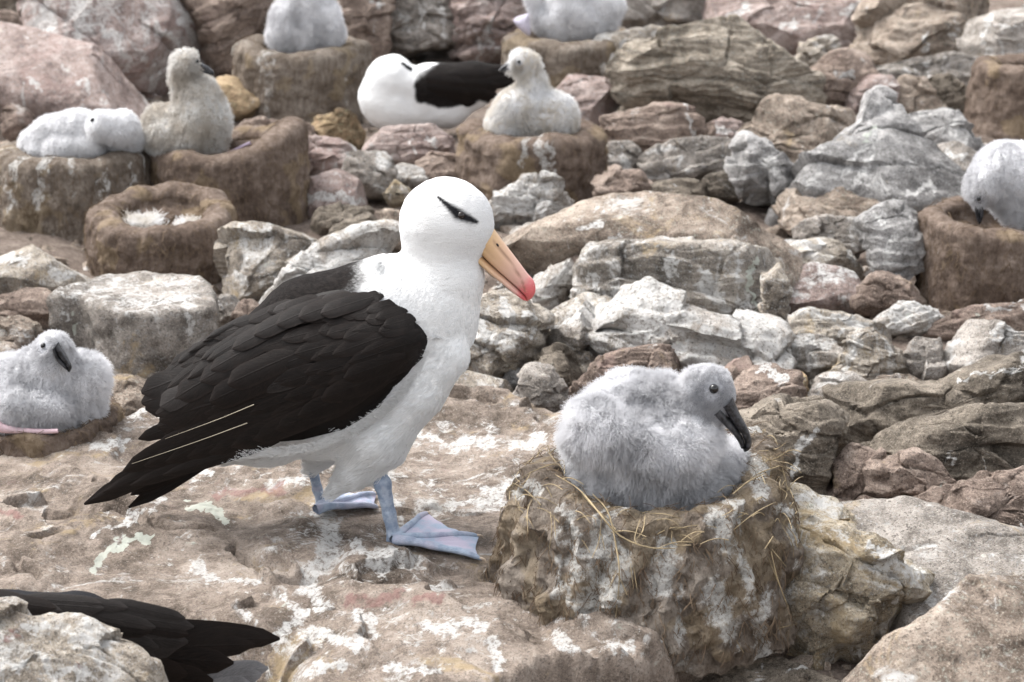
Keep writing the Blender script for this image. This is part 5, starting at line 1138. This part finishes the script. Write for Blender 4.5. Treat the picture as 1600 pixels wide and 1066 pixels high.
# 7 chick with hanging wings, cut by the top of the frame
def flap(Lc, root):
    for pts in ([(826, 22), (803, 32), (812, 46), (828, 56)], ):
        pp = smooth_path(pts + [pts[0]], 30)[:-1]; c = pp.mean(0); V = np.vstack([np.stack([pp[:, 0], pp[:, 1] - 6, np.full(len(pp), z)], 1) for z in (-32., -26.)] + [[[c[0], c[1] - 6, -34.], [c[0], c[1] - 6, -24.]]]); n = len(pp)
        F = [[i, (i + 1) % n, n + (i + 1) % n, n + i] for i in range(n)] + [[2 * n, (i + 1) % n, i] for i in range(n)] + [[2 * n + 1, n + i, n + (i + 1) % n] for i in range(n)]
        mk('foot', Lc.w(V), F, M['lilacw'], root)
chick('wing', 895, 25, seat('wing', 895, 25, -.02), [Cn(880, 34, 0, 36, 912, 34, 0, 34, 1., 16), Cn(892, 10, 0, 40, 892, -30, 0, 30, 1., 14), S(850, 30, 0, 22, 1., 12), Cn(934, 5, -14, 18, 938, 44, -10, 9, .6, 8), Cn(958, 10, -4, 20, 952, 35, -4, 14, .7, 8), S(892, -50, 0, 22, .95, 10), Cn(832, -5, -10, 14, 836, 18, -12, 9, .6, 8)],
      'grey chick with drooping wings on the ochre nest at the top of the picture', n=18000, L=4.5, step=2.8, seed=21, rad=.34, extra=flap)
# 8 chick with lowered head at the frame edge
chick('feed', 1570, 280, seat('feed', 1570, 280, -.02), [Cn(1575, 275, 0, 52, 1625, 285, 0, 58, 1., 20), Cn(1560, 268, -14, 34, 1535, 278, -20, 26, 1., 14), S(1527, 294, -22, 22, .9, 9), Cn(1524, 304, -24, 15, 1524, 314, -24, 9, .85, 6), S(1600, 320, 0, 40, 1., 20)],
      'blue grey chick lowering its head into the big reddish brown nest', eye=(1522, 311, 3.2), face=[(1524, 306, 16)], bill=([(1531, 318), (1532, 330), (1530, 342), (1526, 350)], [(1517, 320), (1519, 332), (1521, 342), (1524, 350)], [6, 5.5, 4.5, 2], -26), n=24000, L=8, step=3., seed=24, rad=.36, facelen=.4, facedown='down')

# ================================================================== sleeping adult behind
def sleeper():
    w = VY(660, 150, G(650, 205, GZ)[1] + .10); Lc = Local(660, 150, w); root = empty('albatross', w)
    tag(root, 'sleeping adult albatross curled up with its head turned over the black wing', 'bird', 'adult albatrosses')
    pr = [S(616, 158, 0, 48, .95), Cn(600, 150, -4, 40, 606, 125, -8, 36, .9, 14), S(616, 115, -12, 31, .85, 12), Cn(618, 122, -24, 26, 632, 128, -26, 22, .8, 10), Cn(625, 170, 0, 36, 700, 168, 0, 30, 1.1, 16), Cn(700, 165, 0, 30, 752, 150, 0, 16, 1.2, 14), Cn(670, 135, 0, 36, 740, 128, 0, 30, 1.2, 16), Cn(740, 128, 0, 28, 800, 112, 0, 11, 1.1, 14)]
    V, F = sdf_mesh(pr, 2.6, lambda Q: .8 * fbm(Q / 16., 3)); F = outward(V, F); k = Lc.k
    apm = np.stack([V[:, 0], V[:, 1] + k * np.abs(V[:, 2])], 1) + 2.5 * np.stack([fbm(V / 9., 2), fbm(V / 9. + 7, 2)], 1)
    poly = np.array([(646, 138), (652, 112), (690, 95), (735, 92), (830, 80), (830, 150), (772, 168), (750, 158), (735, 164), (690, 171), (652, 160)], float)
    dark = sst(-4, 5, poly_sd(apm, poly)); grey = sst(16, 2, seg_dist(apm, [(648, 118), (672, 98)]))
    dark = dark * (1 - .45 * grey)
    br = sst(4.2, 1.5, seg_dist(apm, [(630, 100), (638, 106), (644, 109)])) * (np.abs(V[:, 2]) > 8)
    z = np.zeros(len(V)); mk('body', Lc.w(V), F, M['body'], root, attrs={'dark': dark, 'brow': br, 'leg': z, 'web': z})
    wg = empty('wing', (0, 0, 0)); wg.parent = root
    rs = np.random.RandomState(3)
    for x, y, a, L, W in [(668, 122, 8, 60, 10), (672, 136, 10, 64, 11), (670, 150, 12, 60, 10), (700, 116, 0, 70, 9), (705, 128, 3, 74, 10), (702, 142, 4, 66, 10), (690, 156, 6, 54, 8), (735, 118, -8, 78, 7), (738, 128, -6, 76, 7), (738, 138, -8, 66, 7), (740, 148, 2, 40, 7)]:
        o = feather(Lc, None, x, y, R(a), L, W, lambda X, Y: np.interp(X, [650, 720, 760, 820], [-44, -42, -34, -14]) * np.clip(1 - ((Y - 134) / 46) ** 2, .25, 1) ** .5, 1.5, 'feather', ns=7, nt=5, camber=1.5); o.parent = wg; o.location = -w
sleeper()

# ================================================================== dark wing of the bird lying in front
def lying():
    w = VY(180, 990, G(180, 960, 0)[1] - .22); Lc = Local(180, 990, w); k = Lc.k; root = empty('albatross', w)
    tag(root, 'lying bird showing only its dark wing and grey tail behind the pale rock', 'bird', 'adult albatrosses')
    pr = [Cn(-60, 985, 0, 62, 120, 995, 0, 60, 1.2, 20), Cn(120, 995, 0, 60, 260, 1020, 0, 40, 1.2, 20), Cn(260, 1020, 0, 40, 340, 1040, 0, 16, 1.2, 20)]
    V, F = sdf_mesh(pr, 5., lambda Q: 2 * fbm(Q / 30., 2)); F = outward(V, F); z = np.zeros(len(V))
    mk('body', Lc.w(V), F, M['body'], root, attrs={'dark': z + 1, 'brow': z + 1, 'leg': z, 'web': z})
    def dyf(X, Y): return np.interp(X, [-80, 150, 300, 450], [-84, -80, -52, -20]) * np.clip(1 - ((Y - np.interp(X, [-80, 200, 440], [1000, 1010, 1030])) / 112) ** 2, .04, 1) ** .5
    wg = empty('wing', (0, 0, 0)); wg.parent = root
    def fe(*a, mat='feather', tip=.6, name='feather', par=None): o = feather(Lc, None, a[0], a[1], R(a[2]), a[3], a[4], dyf, a[5] * .6, mat, tip=tip, name=name, camber=1.6); o.parent = par or wg; o.location = -w
    for a in [(225, 985, 3.5, 215, 22, 2), (220, 1000, -.5, 205, 22, 3), (212, 1012, -1.5, 190, 22, 4), (180, 1022, 4, 190, 26, 5), (150, 1040, 7, 190, 26, 6)]: fe(*a, tip=.45)
    rs = np.random.RandomState(5)
    for row, (y, L, W, li) in enumerate([(1035, 110, 20, 6), (1012, 115, 21, 8), (990, 120, 20, 10), (968, 122, 18, 12), (948, 125, 16, 13), (932, 120, 13, 14), (920, 110, 10, 14)]):
        for q in range(4, -1, -1):
            x = -70 + q * 62 + rs.uniform(-8, 8); fe(x, y + .10 * (x + 70) * (1 if row > 2 else .5) + rs.normal() * 3, 9 + rs.normal() * 3, L * rs.uniform(.9, 1.15), W * rs.uniform(.9, 1.1), li, mat='featherg' if rs.rand() < .5 else 'feather', tip=.65)
    for a in [(300, 1065, -6, 112, 17, 3), (300, 1052, -4, 122, 15, 2), (290, 1078, -6, 105, 17, 4)]: fe(*a, mat='tailw', tip=.7, name='tail_feather', par=root)
lying()

# ================================================================== small things
def down_tuft(px, py, r, label, seed, n=700):
    N = NEST['empty']; w = G(px, py, N['B'][2] + N['h'] - .012); rs = np.random.RandomState(seed)
    d = rs.normal(size=(n, 3)); d[:, 2] = np.abs(d[:, 2]) * .35; d /= np.linalg.norm(d, axis=1)[:, None]; t = np.linspace(0, 1, 6); s = FPX / 5.4
    ph = rs.uniform(0, 2 * np.pi, n); c = np.stack([np.cos(ph) * .75, np.sin(ph) * .75, 0 * ph], 1) * r / s + rs.normal(size=(n, 3)) * np.array([.22, .22, .08]) * r / s
    St = c[:, None] + d[:, None] * (r / s * rs.uniform(.15, .5, (n, 1)) * t)[..., None] + np.cumsum(rs.normal(size=(n, 6, 3)), 1) * r / s * .07
    St[..., 2] = np.maximum(St[..., 2], -.004)
    o = hair('down_tuft', St + w, M['downm'], None, .0006, .0004)
    tag(o, label, 'down tuft', 'tufts of down in the empty nest')
down_tuft(223, 346, 26, 'larger ring shaped tuft of white down in the empty mud nest', 1, 1000)
down_tuft(296, 350, 20, 'smaller tuft of white down at the far end of the empty mud nest bowl', 2, 700)
def grass():
    rs = np.random.RandomState(6); B = VY(1570, 12, 10.6); n = 900
    c = B + np.stack([rs.uniform(-.35, .45, n), rs.uniform(0, .4, n), np.full(n, -.25)], 1); d = rs.normal(size=(n, 3)) * .25; d[:, 2] = 1; t = np.linspace(0, 1, 5)
    St = c[:, None] + d[:, None] * (rs.uniform(.15, .42, (n, 1)) * t)[..., None]; St[..., 2] -= .06 * t ** 3
    tag(hair('grass', St, M['grass'], None, .004, .001), 'green grass tuft behind the rocks at the top corner', 'grass', kind='stuff')
grass()
def lost_feather():
    c = G(1467, 906, -.02); ns, nt = 10, 5; s = np.linspace(0, 1, ns); t = np.linspace(-1, 1, nt); Sg, Tg = np.meshgrid(s, t, indexing='ij')
    w = .004 * np.sqrt(np.clip(1 - (2 * Sg - 1) ** 2, 0, 1)) + .0004
    V = np.stack([c[0] + (Sg - .5) * .026, c[1] + Tg * w - .008 * Sg, c[2] + .010 + .004 * np.sin(Sg * 3) - .002 * Tg ** 2], -1).reshape(-1, 3)
    tag(mk('lost_feather', V, grid_faces(ns, nt), M['tailw'], attrs={'fs': Sg.ravel(), 'ft': Tg.ravel()}, origin=c), 'tiny grey feather lying on the flat grey slab', 'feather')
lost_feather()
